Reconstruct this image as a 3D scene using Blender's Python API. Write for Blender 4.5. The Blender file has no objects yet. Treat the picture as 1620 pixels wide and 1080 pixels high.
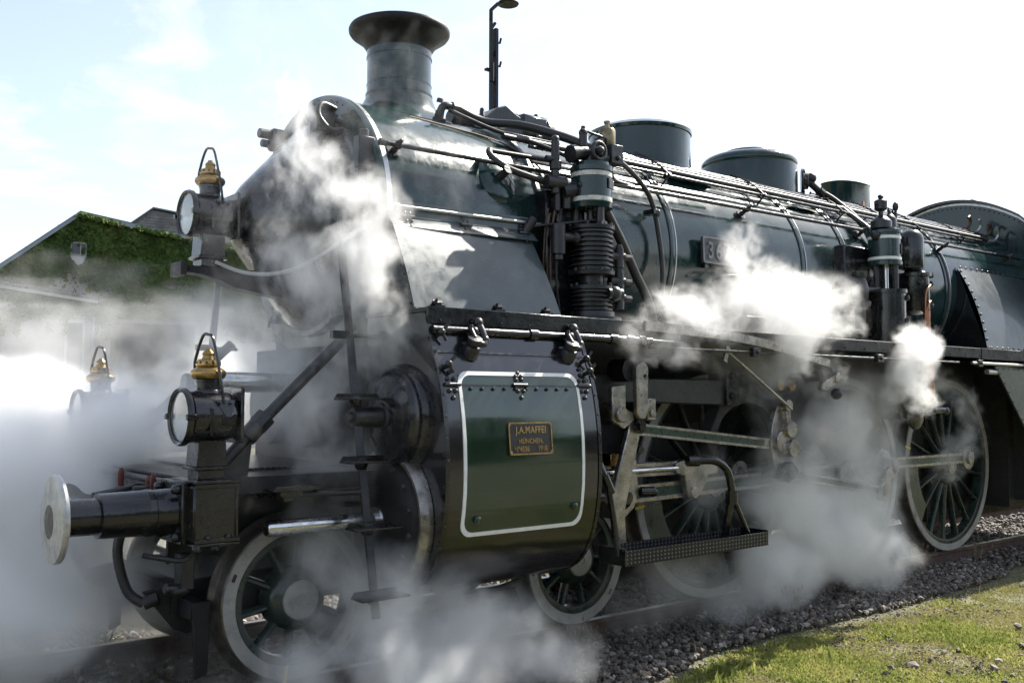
import bpy, bmesh, math, random
import numpy as np
from mathutils import Vector, Matrix
R = math.radians
rng = np.random.default_rng(7)
random.seed(7)
scene = bpy.context.scene
COL = scene.collection

# ------------------------------------------------------------------ camera
cam = bpy.data.objects.new('camera', bpy.data.cameras.new('camera'))
COL.objects.link(cam)
YAW, PITCH, ROLL = 0.684873, 0.056075, 0.002465
fw = Vector((math.sin(YAW) * math.cos(PITCH), math.cos(YAW) * math.cos(PITCH), math.sin(PITCH)))
rt = Vector((math.cos(YAW), -math.sin(YAW), 0))
up = rt.cross(fw)
c_, s_ = math.cos(ROLL), math.sin(ROLL)
rt, up = rt * c_ + up * s_, up * c_ - rt * s_
cam.matrix_world = Matrix(((rt.x, up.x, -fw.x, -1.14024), (rt.y, up.y, -fw.y, -6.16828),
                           (rt.z, up.z, -fw.z, 1.66895), (0, 0, 0, 1)))
cam.data.sensor_width = 36
cam.data.lens = 34.50
cam.data.clip_start = 0.05
cam.data.clip_end = 3000
scene.camera = cam

# ------------------------------------------------------------------ light
SUN = Vector((0.70, 0.04, 0.71)).normalized()
SUN_EL = math.asin(SUN.z)
SUN_AZ = math.atan2(SUN.x, SUN.y)          # from +Y towards +X
world = bpy.data.worlds.new('World')
scene.world = world
world.use_nodes = True
wn = world.node_tree
wn.nodes.clear()
def wnode(t, **k):
    n = wn.nodes.new(t)
    for a, b in k.items():
        setattr(n, a, b)
    return n
sky = wnode('ShaderNodeTexSky', sky_type='NISHITA', sun_disc=False)
sky.sun_elevation = SUN_EL
sky.sun_rotation = SUN_AZ
sky.altitude = 300
sky.air_density = 1.1
sky.dust_density = 1.3
sky.ozone_density = 1.6
bg = wnode('ShaderNodeBackground')
bg.inputs['Strength'].default_value = 0.112
# thin streaky clouds
tc = wnode('ShaderNodeTexCoord')
sep = wnode('ShaderNodeSeparateXYZ')
wn.links.new(tc.outputs['Generated'], sep.inputs[0])
dv = wnode('ShaderNodeMath', operation='ADD'); dv.inputs[1].default_value = 0.12
wn.links.new(sep.outputs['Z'], dv.inputs[0])
mx = wnode('ShaderNodeMath', operation='MAXIMUM'); mx.inputs[1].default_value = 0.05
wn.links.new(dv.outputs[0], mx.inputs[0])
dvd = wnode('ShaderNodeVectorMath', operation='DIVIDE')
wn.links.new(tc.outputs['Generated'], dvd.inputs[0])
cmb = wnode('ShaderNodeCombineXYZ')
for i in range(3):
    wn.links.new(mx.outputs[0], cmb.inputs[i])
wn.links.new(cmb.outputs[0], dvd.inputs[1])
cn = wnode('ShaderNodeTexNoise')
cn.inputs['Scale'].default_value = 2.6
cn.inputs['Detail'].default_value = 9
cn.inputs['Roughness'].default_value = 0.62
cn.inputs['Distortion'].default_value = 0.5
wn.links.new(dvd.outputs[0], cn.inputs['Vector'])
cr = wnode('ShaderNodeMapRange')
cr.inputs['From Min'].default_value = 0.49
cr.inputs['From Max'].default_value = 0.68
cr.inputs['To Min'].default_value = 0.05
cr.inputs['To Max'].default_value = 0.80
wn.links.new(cn.outputs['Fac'], cr.inputs['Value'])
cmix = wnode('ShaderNodeMix', data_type='RGBA')
wn.links.new(cr.outputs[0], cmix.inputs['Factor'])
hs = wnode('ShaderNodeHueSaturation')
hs.inputs['Saturation'].default_value = 0.70
hs.inputs['Value'].default_value = 0.86
wn.links.new(sky.outputs[0], hs.inputs['Color'])
wn.links.new(hs.outputs[0], cmix.inputs['A'])
cmix.inputs['B'].default_value = (4.0, 4.1, 4.25, 1)
wn.links.new(cmix.outputs['Result'], bg.inputs['Color'])
wo = wnode('ShaderNodeOutputWorld')
wn.links.new(bg.outputs[0], wo.inputs['Surface'])

sun = bpy.data.objects.new('sun', bpy.data.lights.new('sun', 'SUN'))
COL.objects.link(sun)
sun.data.energy = 5.0
sun.data.angle = R(0.53)
sun.data.color = (1.0, 0.95, 0.86)
sun.rotation_euler = SUN.to_track_quat('Z', 'Y').to_euler()
sun.location = (20, 6, 20)

scene.view_settings.view_transform = 'Standard'
scene.view_settings.look = 'None'
scene.view_settings.gamma = 1.0
scene.view_settings.exposure = 1.36
scene.view_settings.use_curve_mapping = False
try:
    scene.cycles.use_denoising = True
    scene.cycles.volume_bounces = 12
    scene.cycles.max_bounces = 14
    scene.cycles.diffuse_bounces = 3
    scene.cycles.glossy_bounces = 4
    scene.cycles.transmission_bounces = 6
    scene.cycles.transparent_max_bounces = 12
    scene.cycles.sample_clamp_indirect = 6
    scene.cycles.volume_step_rate = 2.0
    scene.cycles.volume_max_steps = 256
except Exception:
    pass

# ------------------------------------------------------------------ materials
def material(name, base, rough=0.5, metal=0.0, var=0.25, scale=6.0, bump=0.0, bscale=30.0, rvar=0.12,
             coat=0.0, dirt=None, dirt_amt=0.0, dirt_scale=2.5, waves=0.0, wscale=3.0, streak=0.0, spec=0.5):
    m = bpy.data.materials.new(name)
    m.use_nodes = True
    nt = m.node_tree
    N, L = nt.nodes, nt.links
    p = N['Principled BSDF']
    p.inputs['Metallic'].default_value = metal
    p.inputs['Specular IOR Level'].default_value = spec
    p.inputs['Coat Weight'].default_value = coat
    p.inputs['Coat Roughness'].default_value = 0.08
    t = N.new('ShaderNodeTexCoord')
    g = N.new('ShaderNodeNewGeometry')
    pos = g.outputs['Position']
    n1 = N.new('ShaderNodeTexNoise')
    n1.inputs['Scale'].default_value = scale
    n1.inputs['Detail'].default_value = 6
    n1.inputs['Roughness'].default_value = 0.6
    L.new(pos, n1.inputs['Vector'])
    mp = N.new('ShaderNodeMapRange')
    mp.inputs['From Min'].default_value = 0.3
    mp.inputs['From Max'].default_value = 0.7
    mp.inputs['To Min'].default_value = 1 - var
    mp.inputs['To Max'].default_value = 1 + var
    L.new(n1.outputs['Fac'], mp.inputs['Value'])
    mul = N.new('ShaderNodeVectorMath'); mul.operation = 'SCALE'
    mul.inputs[0].default_value = base
    L.new(mp.outputs[0], mul.inputs['Scale'])
    col = mul.outputs[0]
    dfac = None
    if dirt is not None:
        n2 = N.new('ShaderNodeTexNoise')
        n2.inputs['Scale'].default_value = dirt_scale
        n2.inputs['Detail'].default_value = 8
        n2.inputs['Roughness'].default_value = 0.68
        if streak:
            mpg = N.new('ShaderNodeMapping')
            mpg.inputs['Scale'].default_value = (1, 1, streak)
            L.new(pos, mpg.inputs['Vector'])
            L.new(mpg.outputs[0], n2.inputs['Vector'])
        else:
            L.new(pos, n2.inputs['Vector'])
        r2 = N.new('ShaderNodeMapRange')
        r2.inputs['From Min'].default_value = 0.48
        r2.inputs['From Max'].default_value = 0.72
        r2.inputs['To Max'].default_value = dirt_amt
        L.new(n2.outputs['Fac'], r2.inputs['Value'])
        mix = N.new('ShaderNodeMix'); mix.data_type = 'RGBA'
        L.new(r2.outputs[0], mix.inputs['Factor'])
        L.new(col, mix.inputs['A'])
        mix.inputs['B'].default_value = (*dirt, 1)
        col = mix.outputs['Result']
        dfac = r2.outputs[0]
    L.new(col, p.inputs['Base Color'])
    n3 = N.new('ShaderNodeTexNoise')
    n3.inputs['Scale'].default_value = scale * 2.3
    n3.inputs['Detail'].default_value = 8
    n3.inputs['Roughness'].default_value = 0.7
    L.new(pos, n3.inputs['Vector'])
    mr = N.new('ShaderNodeMapRange')
    mr.inputs['From Min'].default_value = 0.3
    mr.inputs['From Max'].default_value = 0.7
    mr.inputs['To Min'].default_value = max(0.02, rough - rvar)
    mr.inputs['To Max'].default_value = min(1, rough + rvar)
    L.new(n3.outputs['Fac'], mr.inputs['Value'])
    rv = mr.outputs[0]
    if dfac is not None:
        ad = N.new('ShaderNodeMath'); ad.operation = 'MULTIPLY_ADD'
        ad.inputs[1].default_value = 0.35
        L.new(dfac, ad.inputs[0]); L.new(rv, ad.inputs[2])
        ad.use_clamp = True
        rv = ad.outputs[0]
    L.new(rv, p.inputs['Roughness'])
    nrm = None
    if waves:
        n4 = N.new('ShaderNodeTexNoise')
        n4.inputs['Scale'].default_value = wscale
        n4.inputs['Detail'].default_value = 2
        L.new(pos, n4.inputs['Vector'])
        b1 = N.new('ShaderNodeBump')
        b1.inputs['Strength'].default_value = 1.0
        b1.inputs['Distance'].default_value = waves
        L.new(n4.outputs['Fac'], b1.inputs['Height'])
        nrm = b1.outputs[0]
    if bump:
        n5 = N.new('ShaderNodeTexNoise')
        n5.inputs['Scale'].default_value = bscale
        n5.inputs['Detail'].default_value = 5
        L.new(pos, n5.inputs['Vector'])
        b2 = N.new('ShaderNodeBump')
        b2.inputs['Strength'].default_value = 1.0
        b2.inputs['Distance'].default_value = bump
        L.new(n5.outputs['Fac'], b2.inputs['Height'])
        if nrm is not None:
            L.new(nrm, b2.inputs['Normal'])
        nrm = b2.outputs[0]
    if nrm is not None:
        L.new(nrm, p.inputs['Normal'])
    return m

M = {}
M['boiler'] = material('boiler_green_paint', (0.008, 0.027, 0.027), 0.15, 0, 0.3, 5, 0.0005, 60, 0.06, 0.15,
                       (0.03, 0.045, 0.048), 0.4, 5.0, 0.007, 2.6, 0.25)
M['green'] = material('panel_green_paint', (0.014, 0.034, 0.020), 0.10, 0, 0.2, 3, 0.0002, 140, 0.04, 0.7,
                      (0.045, 0.05, 0.046), 0.35, 5, 0.0035, 2.3, 0.25)
M['plate'] = material('sheet_green_paint', (0.036, 0.054, 0.056), 0.32, 0, 0.3, 5, 0.0009, 160, 0.1, 0.3,
                      (0.06, 0.075, 0.08), 0.35, 6, 0.003, 2.6, 0.2)
M['sheet'] = material('firebox_sheet_paint', (0.026, 0.038, 0.042), 0.40, 0, 0.3, 4, 0.0004, 60, 0.06, 0.2,
                      (0.10, 0.115, 0.12), 0.35, 3, 0.006, 2.2, 0.3)
M['black'] = material('black_gloss_paint', (0.007, 0.007, 0.009), 0.22, 0, 0.4, 7, 0.0008, 60, 0.12, 0.3,
                      (0.03, 0.028, 0.027), 0.35, 5)
M['door'] = material('door_black_paint', (0.008, 0.010, 0.014), 0.26, 0, 0.3, 5, 0.0006, 90, 0.08, 0.4,
                     (0.03, 0.03, 0.033), 0.4, 4, 0.004, 2.5)
M['black_panel'] = material('black_panel_paint', (0.007, 0.007, 0.009), 0.16, 0, 0.3, 5, 0.0004, 110, 0.06, 0.8,
                      (0.025, 0.024, 0.024), 0.3, 4, 0.003, 2.2, 0.3)
M['soot'] = material('sooty_black_paint', (0.012, 0.012, 0.014), 0.5, 0, 0.4, 8, 0.001, 40, 0.15, 0,
                     (0.035, 0.033, 0.032), 0.5, 4, 0, 3, 0, 0.3)
M['iron'] = material('dark_cast_iron', (0.013, 0.013, 0.016), 0.36, 0.0, 0.4, 12, 0.002, 70, 0.14, 0.1,
                     (0.05, 0.047, 0.045), 0.5, 7)
M['under'] = material('underframe_grime', (0.014, 0.013, 0.013), 0.65, 0, 0.4, 8, 0.003, 30, 0.15, 0,
                      (0.03, 0.027, 0.024), 0.5, 6)
M['steel'] = material('oily_bright_steel', (0.36, 0.34, 0.315), 0.30, 0.9, 0.35, 9, 0.0006, 80, 0.14, 0,
                      (0.07, 0.058, 0.045), 0.75, 8)
M['flute'] = material('rod_flute_green', (0.02, 0.045, 0.035), 0.3, 0, 0.3, 9)
M['polished'] = material('polished_steel', (0.60, 0.60, 0.60), 0.22, 1.0, 0.15, 9, 0, 30, 0.08, 0, (0.25, 0.23, 0.2), 0.5, 8)
M['buffer'] = material('worn_buffer_steel', (0.50, 0.49, 0.47), 0.42, 0.55, 0.2, 14, 0.0006, 60, 0.12, 0, (0.22, 0.20, 0.18), 0.6, 11)
M['tyre'] = material('pale_grey_tyre_paint', (0.31, 0.30, 0.28), 0.5, 0, 0.15, 14, 0.0005, 60, 0.1, 0, (0.10, 0.085, 0.07), 0.85, 7)
M['tread'] = material('worn_tread_steel', (0.12, 0.105, 0.095), 0.42, 0.6, 0.3, 14, 0.0006, 60, 0.12, 0, (0.05, 0.04, 0.035), 0.6, 11)
M['wheel'] = material('wheel_dark_green', (0.016, 0.030, 0.026), 0.30, 0, 0.3, 8, 0.0004, 60, 0.1, 0.2, (0.05, 0.045, 0.04), 0.4, 7)
M['white'] = material('white_line_paint', (0.78, 0.78, 0.76), 0.35, 0, 0.06, 12, 0, 30, 0.1, 0, (0.5, 0.48, 0.44), 0.4, 14)
M['band'] = material('bare_steel_band', (0.50, 0.50, 0.50), 0.32, 0.8, 0.2, 12, 0, 30, 0.1, 0, (0.2, 0.19, 0.18), 0.5, 12)
M['brass'] = material('brass', (0.40, 0.265, 0.105), 0.30, 1.0, 0.3, 14, 0.0005, 60, 0.1, 0, (0.07, 0.05, 0.028), 0.9, 14)
M['dull_brass'] = material('dull_brass', (0.26, 0.21, 0.13), 0.4, 0.8, 0.3, 14, 0.0006, 60, 0.1, 0, (0.08, 0.06, 0.04), 0.7, 18)
M['copper'] = material('copper_pipe', (0.42, 0.19, 0.11), 0.34, 1.0, 0.2, 12, 0, 30, 0.1, 0, (0.10, 0.055, 0.04), 0.7, 9)
M['old_copper'] = material('tarnished_copper', (0.11, 0.065, 0.045), 0.5, 0.6, 0.3, 12)
M['plaque'] = material('plaque_field', (0.022, 0.019, 0.017), 0.4, 0, 0.3, 20, 0.0004, 120)
M['number'] = material('cast_number_plate', (0.16, 0.155, 0.15), 0.42, 0.3, 0.25, 20, 0.0006, 90, 0.1, 0, (0.30, 0.29, 0.27), 0.5, 16)
M['number_dark'] = material('number_plate_field', (0.075, 0.075, 0.078), 0.5, 0, 0.25, 20, 0.0006, 90)
M['red'] = material('red_paint', (0.10, 0.014, 0.012), 0.4, 0, 0.3, 12)
M['yellow'] = material('yellow_mark_paint', (0.75, 0.55, 0.03), 0.5, 0, 0.1, 12)
M['wire'] = material('grey_cable_sheath', (0.34, 0.34, 0.34), 0.5, 0, 0.1, 12)
M['hose'] = material('black_rubber_hose', (0.018, 0.018, 0.019), 0.42, 0, 0.3, 14)
M['rail'] = material('rusty_rail', (0.085, 0.045, 0.032), 0.7, 0.1, 0.4, 18, 0.002, 40, 0.1, 0, (0.03, 0.022, 0.018), 0.6, 6)
M['railtop'] = material('worn_rail_head', (0.20, 0.17, 0.155), 0.35, 0.7, 0.3, 18, 0, 40, 0.1, 0, (0.07, 0.05, 0.04), 0.6, 6)
M['sleeper'] = material('weathered_timber', (0.13, 0.115, 0.10), 0.8, 0, 0.35, 10, 0.004, 40, 0.1, 0, (0.06, 0.05, 0.04), 0.6, 5)
M['plank'] = material('silver_timber_boards', (0.15, 0.145, 0.14), 0.85, 0, 0.45, 3, 0.004, 40, 0.1, 0, (0.06, 0.055, 0.05), 0.6, 1.2)
M['plaster'] = material('grey_plaster', (0.33, 0.31, 0.31), 0.85, 0, 0.2, 3, 0.004, 20, 0.1, 0, (0.18, 0.17, 0.16), 0.5, 1.5)
M['fascia'] = material('pale_blue_fascia', (0.20, 0.24, 0.30), 0.6, 0, 0.12, 2, 0, 20)
M['tile'] = material('grey_roof_tile', (0.17, 0.15, 0.145), 0.75, 0, 0.3, 3, 0.003, 20)
M['roof'] = material('roof_sheet', (0.10, 0.11, 0.125), 0.6, 0, 0.3, 3)
M['frame_wood'] = material('window_frame_paint', (0.36, 0.37, 0.38), 0.6, 0, 0.1, 5)
M['stem'] = material('dry_stem', (0.20, 0.16, 0.09), 0.8, 0, 0.3, 30)
M['dark_shed'] = material('dark_tarred_boards', (0.05, 0.05, 0.055), 0.8, 0, 0.3, 3)

def glass_mat(name, tint, rough=0.03):
    m = bpy.data.materials.new(name)
    m.use_nodes = True
    p = m.node_tree.nodes['Principled BSDF']
    p.inputs['Base Color'].default_value = (*tint, 1)
    p.inputs['Roughness'].default_value = rough
    p.inputs['Transmission Weight'].default_value = 0.9
    p.inputs['IOR'].default_value = 1.45
    n = m.node_tree.nodes.new('ShaderNodeTexNoise')
    n.inputs['Scale'].default_value = 14
    r = m.node_tree.nodes.new('ShaderNodeMapRange')
    r.inputs['To Min'].default_value = rough * 0.5
    r.inputs['To Max'].default_value = rough * 2.5
    m.node_tree.links.new(n.outputs['Fac'], r.inputs['Value'])
    m.node_tree.links.new(r.outputs[0], p.inputs['Roughness'])
    return m
M['lens'] = glass_mat('lantern_glass', (0.95, 0.97, 0.97), 0.06)
M['reflector'] = material('silver_reflector', (0.82, 0.82, 0.80), 0.34, 0.75, 0.06, 9)
M['pane'] = material('window_pane', (0.03, 0.035, 0.045), 0.08, 0, 0.2, 2, 0, 30, 0.03, 0, None, 0, 1, 0.02, 1.0)

def leaf_mat(name, a, b, c, rough=0.55, trans=0.25, patch=1.2):
    m = bpy.data.materials.new(name)
    m.use_nodes = True
    N, L = m.node_tree.nodes, m.node_tree.links
    p = N['Principled BSDF']
    g = N.new('ShaderNodeNewGeometry')
    n = N.new('ShaderNodeTexNoise'); n.inputs['Scale'].default_value = patch; n.inputs['Detail'].default_value = 5
    L.new(g.outputs['Position'], n.inputs['Vector'])
    ad = N.new('ShaderNodeMath'); ad.operation = 'MULTIPLY_ADD'; ad.inputs[1].default_value = 0.5
    L.new(g.outputs['Random Per Island'], ad.inputs[0]); 
    sb = N.new('ShaderNodeMath'); sb.operation = 'MULTIPLY_ADD'; sb.inputs[1].default_value = 1.6; sb.inputs[2].default_value = -0.55
    L.new(n.outputs['Fac'], sb.inputs[0]); L.new(sb.outputs[0], ad.inputs[2])
    r = N.new('ShaderNodeValToRGB')
    r.color_ramp.elements[0].color = (*a, 1); r.color_ramp.elements[0].position = 0.15
    r.color_ramp.elements[1].color = (*c, 1); r.color_ramp.elements[1].position = 1.0
    e = r.color_ramp.elements.new(0.6); e.color = (*b, 1)
    L.new(ad.outputs[0], r.inputs['Fac'])
    L.new(r.outputs['Color'], p.inputs['Base Color'])
    p.inputs['Roughness'].default_value = rough
    p.inputs['Specular IOR Level'].default_value = 0.25
    tr = N.new('ShaderNodeBsdfTranslucent')
    L.new(r.outputs['Color'], tr.inputs['Color'])
    ms = N.new('ShaderNodeMixShader'); ms.inputs[0].default_value = trans
    L.new(p.outputs[0], ms.inputs[1]); L.new(tr.outputs[0], ms.inputs[2])
    L.new(ms.outputs[0], N['Material Output'].inputs['Surface'])
    return m
M['ivy'] = leaf_mat('ivy_leaves', (0.048, 0.088, 0.022), (0.095, 0.15, 0.038), (0.16, 0.13, 0.04), 0.75, 0.3, 0.45)
M['grass'] = leaf_mat('grass_blades', (0.13, 0.17, 0.035), (0.29, 0.31, 0.09), (0.40, 0.36, 0.14), 0.5, 0.4, 2.6)
M['dry'] = leaf_mat('dry_moss', (0.27, 0.27, 0.08), (0.38, 0.35, 0.14), (0.44, 0.38, 0.20), 0.8, 0.2, 2.0)
M['weed'] = leaf_mat('weed_leaves', (0.03, 0.06, 0.015), (0.06, 0.10, 0.03), (0.10, 0.13, 0.04), 0.5, 0.25, 3)
M['petal'] = leaf_mat('yellow_petals', (0.55, 0.38, 0.02), (0.7, 0.5, 0.02), (0.75, 0.6, 0.05), 0.5, 0.2, 3)
M['crown'] = leaf_mat('wood_foliage', (0.02, 0.04, 0.012), (0.04, 0.07, 0.02), (0.06, 0.09, 0.03), 0.6, 0.2, 0.15)

def stone_mat():
    m = bpy.data.materials.new('ballast_stone')
    m.use_nodes = True
    N, L = m.node_tree.nodes, m.node_tree.links
    p = N['Principled BSDF']
    g = N.new('ShaderNodeNewGeometry')
    oi = N.new('ShaderNodeObjectInfo')
    ad = N.new('ShaderNodeMath'); ad.operation = 'ADD'
    L.new(g.outputs['Random Per Island'], ad.inputs[0]); L.new(oi.outputs['Random'], ad.inputs[1])
    fr = N.new('ShaderNodeMath'); fr.operation = 'FRACT'
    L.new(ad.outputs[0], fr.inputs[0])
    r = N.new('ShaderNodeValToRGB')
    r.color_ramp.elements[0].color = (0.048, 0.041, 0.036, 1)
    r.color_ramp.elements[1].color = (0.36, 0.33, 0.29, 1)
    e = r.color_ramp.elements.new(0.62); e.color = (0.125, 0.107, 0.09, 1)
    e = r.color_ramp.elements.new(0.84); e.color = (0.17, 0.13, 0.10, 1)
    L.new(fr.outputs[0], r.inputs['Fac'])
    n = N.new('ShaderNodeTexNoise'); n.inputs['Scale'].default_value = 40; n.inputs['Detail'].default_value = 6
    L.new(g.outputs['Position'], n.inputs['Vector'])
    mm = N.new('ShaderNodeMix'); mm.data_type = 'RGBA'; mm.blend_type = 'MULTIPLY'; mm.inputs['Factor'].default_value = 0.7
    L.new(r.outputs['Color'], mm.inputs['A']); 
    r2 = N.new('ShaderNodeMapRange'); r2.inputs['From Min'].default_value = 0.3; r2.inputs['From Max'].default_value = 0.7
    r2.inputs['To Min'].default_value = 0.45; r2.inputs['To Max'].default_value = 1.3
    L.new(n.outputs['Fac'], r2.inputs['Value']); L.new(r2.outputs[0], mm.inputs['B'])
    L.new(mm.outputs['Result'], p.inputs['Base Color'])
    p.inputs['Roughness'].default_value = 0.75
    b = N.new('ShaderNodeBump'); b.inputs['Distance'].default_value = 0.004
    L.new(n.outputs['Fac'], b.inputs['Height']); L.new(b.outputs[0], p.inputs['Normal'])
    return m
M['stone'] = stone_mat()

def ground_mat():
    m = bpy.data.materials.new('gravelly_soil')
    m.use_nodes = True
    N, L = m.node_tree.nodes, m.node_tree.links
    p = N['Principled BSDF']
    g = N.new('ShaderNodeNewGeometry')
    n = N.new('ShaderNodeTexNoise'); n.inputs['Scale'].default_value = 1.3; n.inputs['Detail'].default_value = 9; n.inputs['Roughness'].default_value = 0.65
    L.new(g.outputs['Position'], n.inputs['Vector'])
    r = N.new('ShaderNodeValToRGB')
    r.color_ramp.elements[0].color = (0.05, 0.045, 0.033, 1); r.color_ramp.elements[0].position = 0.3
    r.color_ramp.elements[1].color = (0.17, 0.15, 0.10, 1); r.color_ramp.elements[1].position = 0.72
    e = r.color_ramp.elements.new(0.5); e.color = (0.095, 0.092, 0.045, 1)
    L.new(n.outputs['Fac'], r.inputs['Fac'])
    v = N.new('ShaderNodeTexVoronoi'); v.inputs['Scale'].default_value = 55
    L.new(g.outputs['Position'], v.inputs['Vector'])
    mm = N.new('ShaderNodeMix'); mm.data_type = 'RGBA'; mm.blend_type = 'MULTIPLY'; mm.inputs['Factor'].default_value = 0.6
    L.new(r.outputs['Color'], mm.inputs['A'])
    bw = N.new('ShaderNodeSeparateColor'); L.new(v.outputs['Color'], bw.inputs[0])
    mr = N.new('ShaderNodeMapRange'); mr.inputs['To Min'].default_value = 0.3; mr.inputs['To Max'].default_value = 1.6
    L.new(bw.outputs[0], mr.inputs['Value']); L.new(mr.outputs[0], mm.inputs['B'])
    L.new(mm.outputs['Result'], p.inputs['Base Color'])
    p.inputs['Roughness'].default_value = 0.9
    b = N.new('ShaderNodeBump'); b.inputs['Distance'].default_value = 0.012
    L.new(v.outputs['Distance'], b.inputs['Height']); L.new(b.outputs[0], p.inputs['Normal'])
    return m
M['soil'] = ground_mat()

def tread_mat():
    m = material('dimpled_tread_plate', (0.02, 0.02, 0.022), 0.34, 0.3, 0.3, 9)
    N, L = m.node_tree.nodes, m.node_tree.links
    p = N['Principled BSDF']
    g = N.new('ShaderNodeNewGeometry')
    mpg = N.new('ShaderNodeMapping'); mpg.inputs['Rotation'].default_value = (0, 0, R(45)); mpg.inputs['Scale'].default_value = (38, 38, 38)
    L.new(g.outputs['Position'], mpg.inputs['Vector'])
    v = N.new('ShaderNodeTexVoronoi'); v.inputs['Scale'].default_value = 1.0; v.inputs['Randomness'].default_value = 0.0
    L.new(mpg.outputs[0], v.inputs['Vector'])
    r = N.new('ShaderNodeMapRange'); r.inputs['From Min'].default_value = 0.28; r.inputs['From Max'].default_value = 0.40
    r.inputs['To Min'].default_value = 1; r.inputs['To Max'].default_value = 0
    L.new(v.outputs['Distance'], r.inputs['Value'])
    b = N.new('ShaderNodeBump'); b.inputs['Distance'].default_value = 0.006
    L.new(r.outputs[0], b.inputs['Height']); L.new(b.outputs[0], p.inputs['Normal'])
    mx = N.new('ShaderNodeMix'); mx.data_type = 'RGBA'
    L.new(r.outputs[0], mx.inputs['Factor'])
    mx.inputs['A'].default_value = (0.012, 0.012, 0.014, 1); mx.inputs['B'].default_value = (0.11, 0.11, 0.115, 1)
    L.new(mx.outputs['Result'], p.inputs['Base Color'])
    return m
M['treadplate'] = tread_mat()

# ------------------------------------------------------------------ mesh helpers
def V(*a):
    return np.array(a, float)
def unit(v):
    v = np.asarray(v, float)
    return v / (np.linalg.norm(v) + 1e-12)
def frame_of(d):
    d = unit(d)
    a = V(0, 0, 1) if abs(d[2]) < 0.9 else V(1, 0, 0)
    u = unit(np.cross(a, d))
    return u, np.cross(d, u), d

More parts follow.
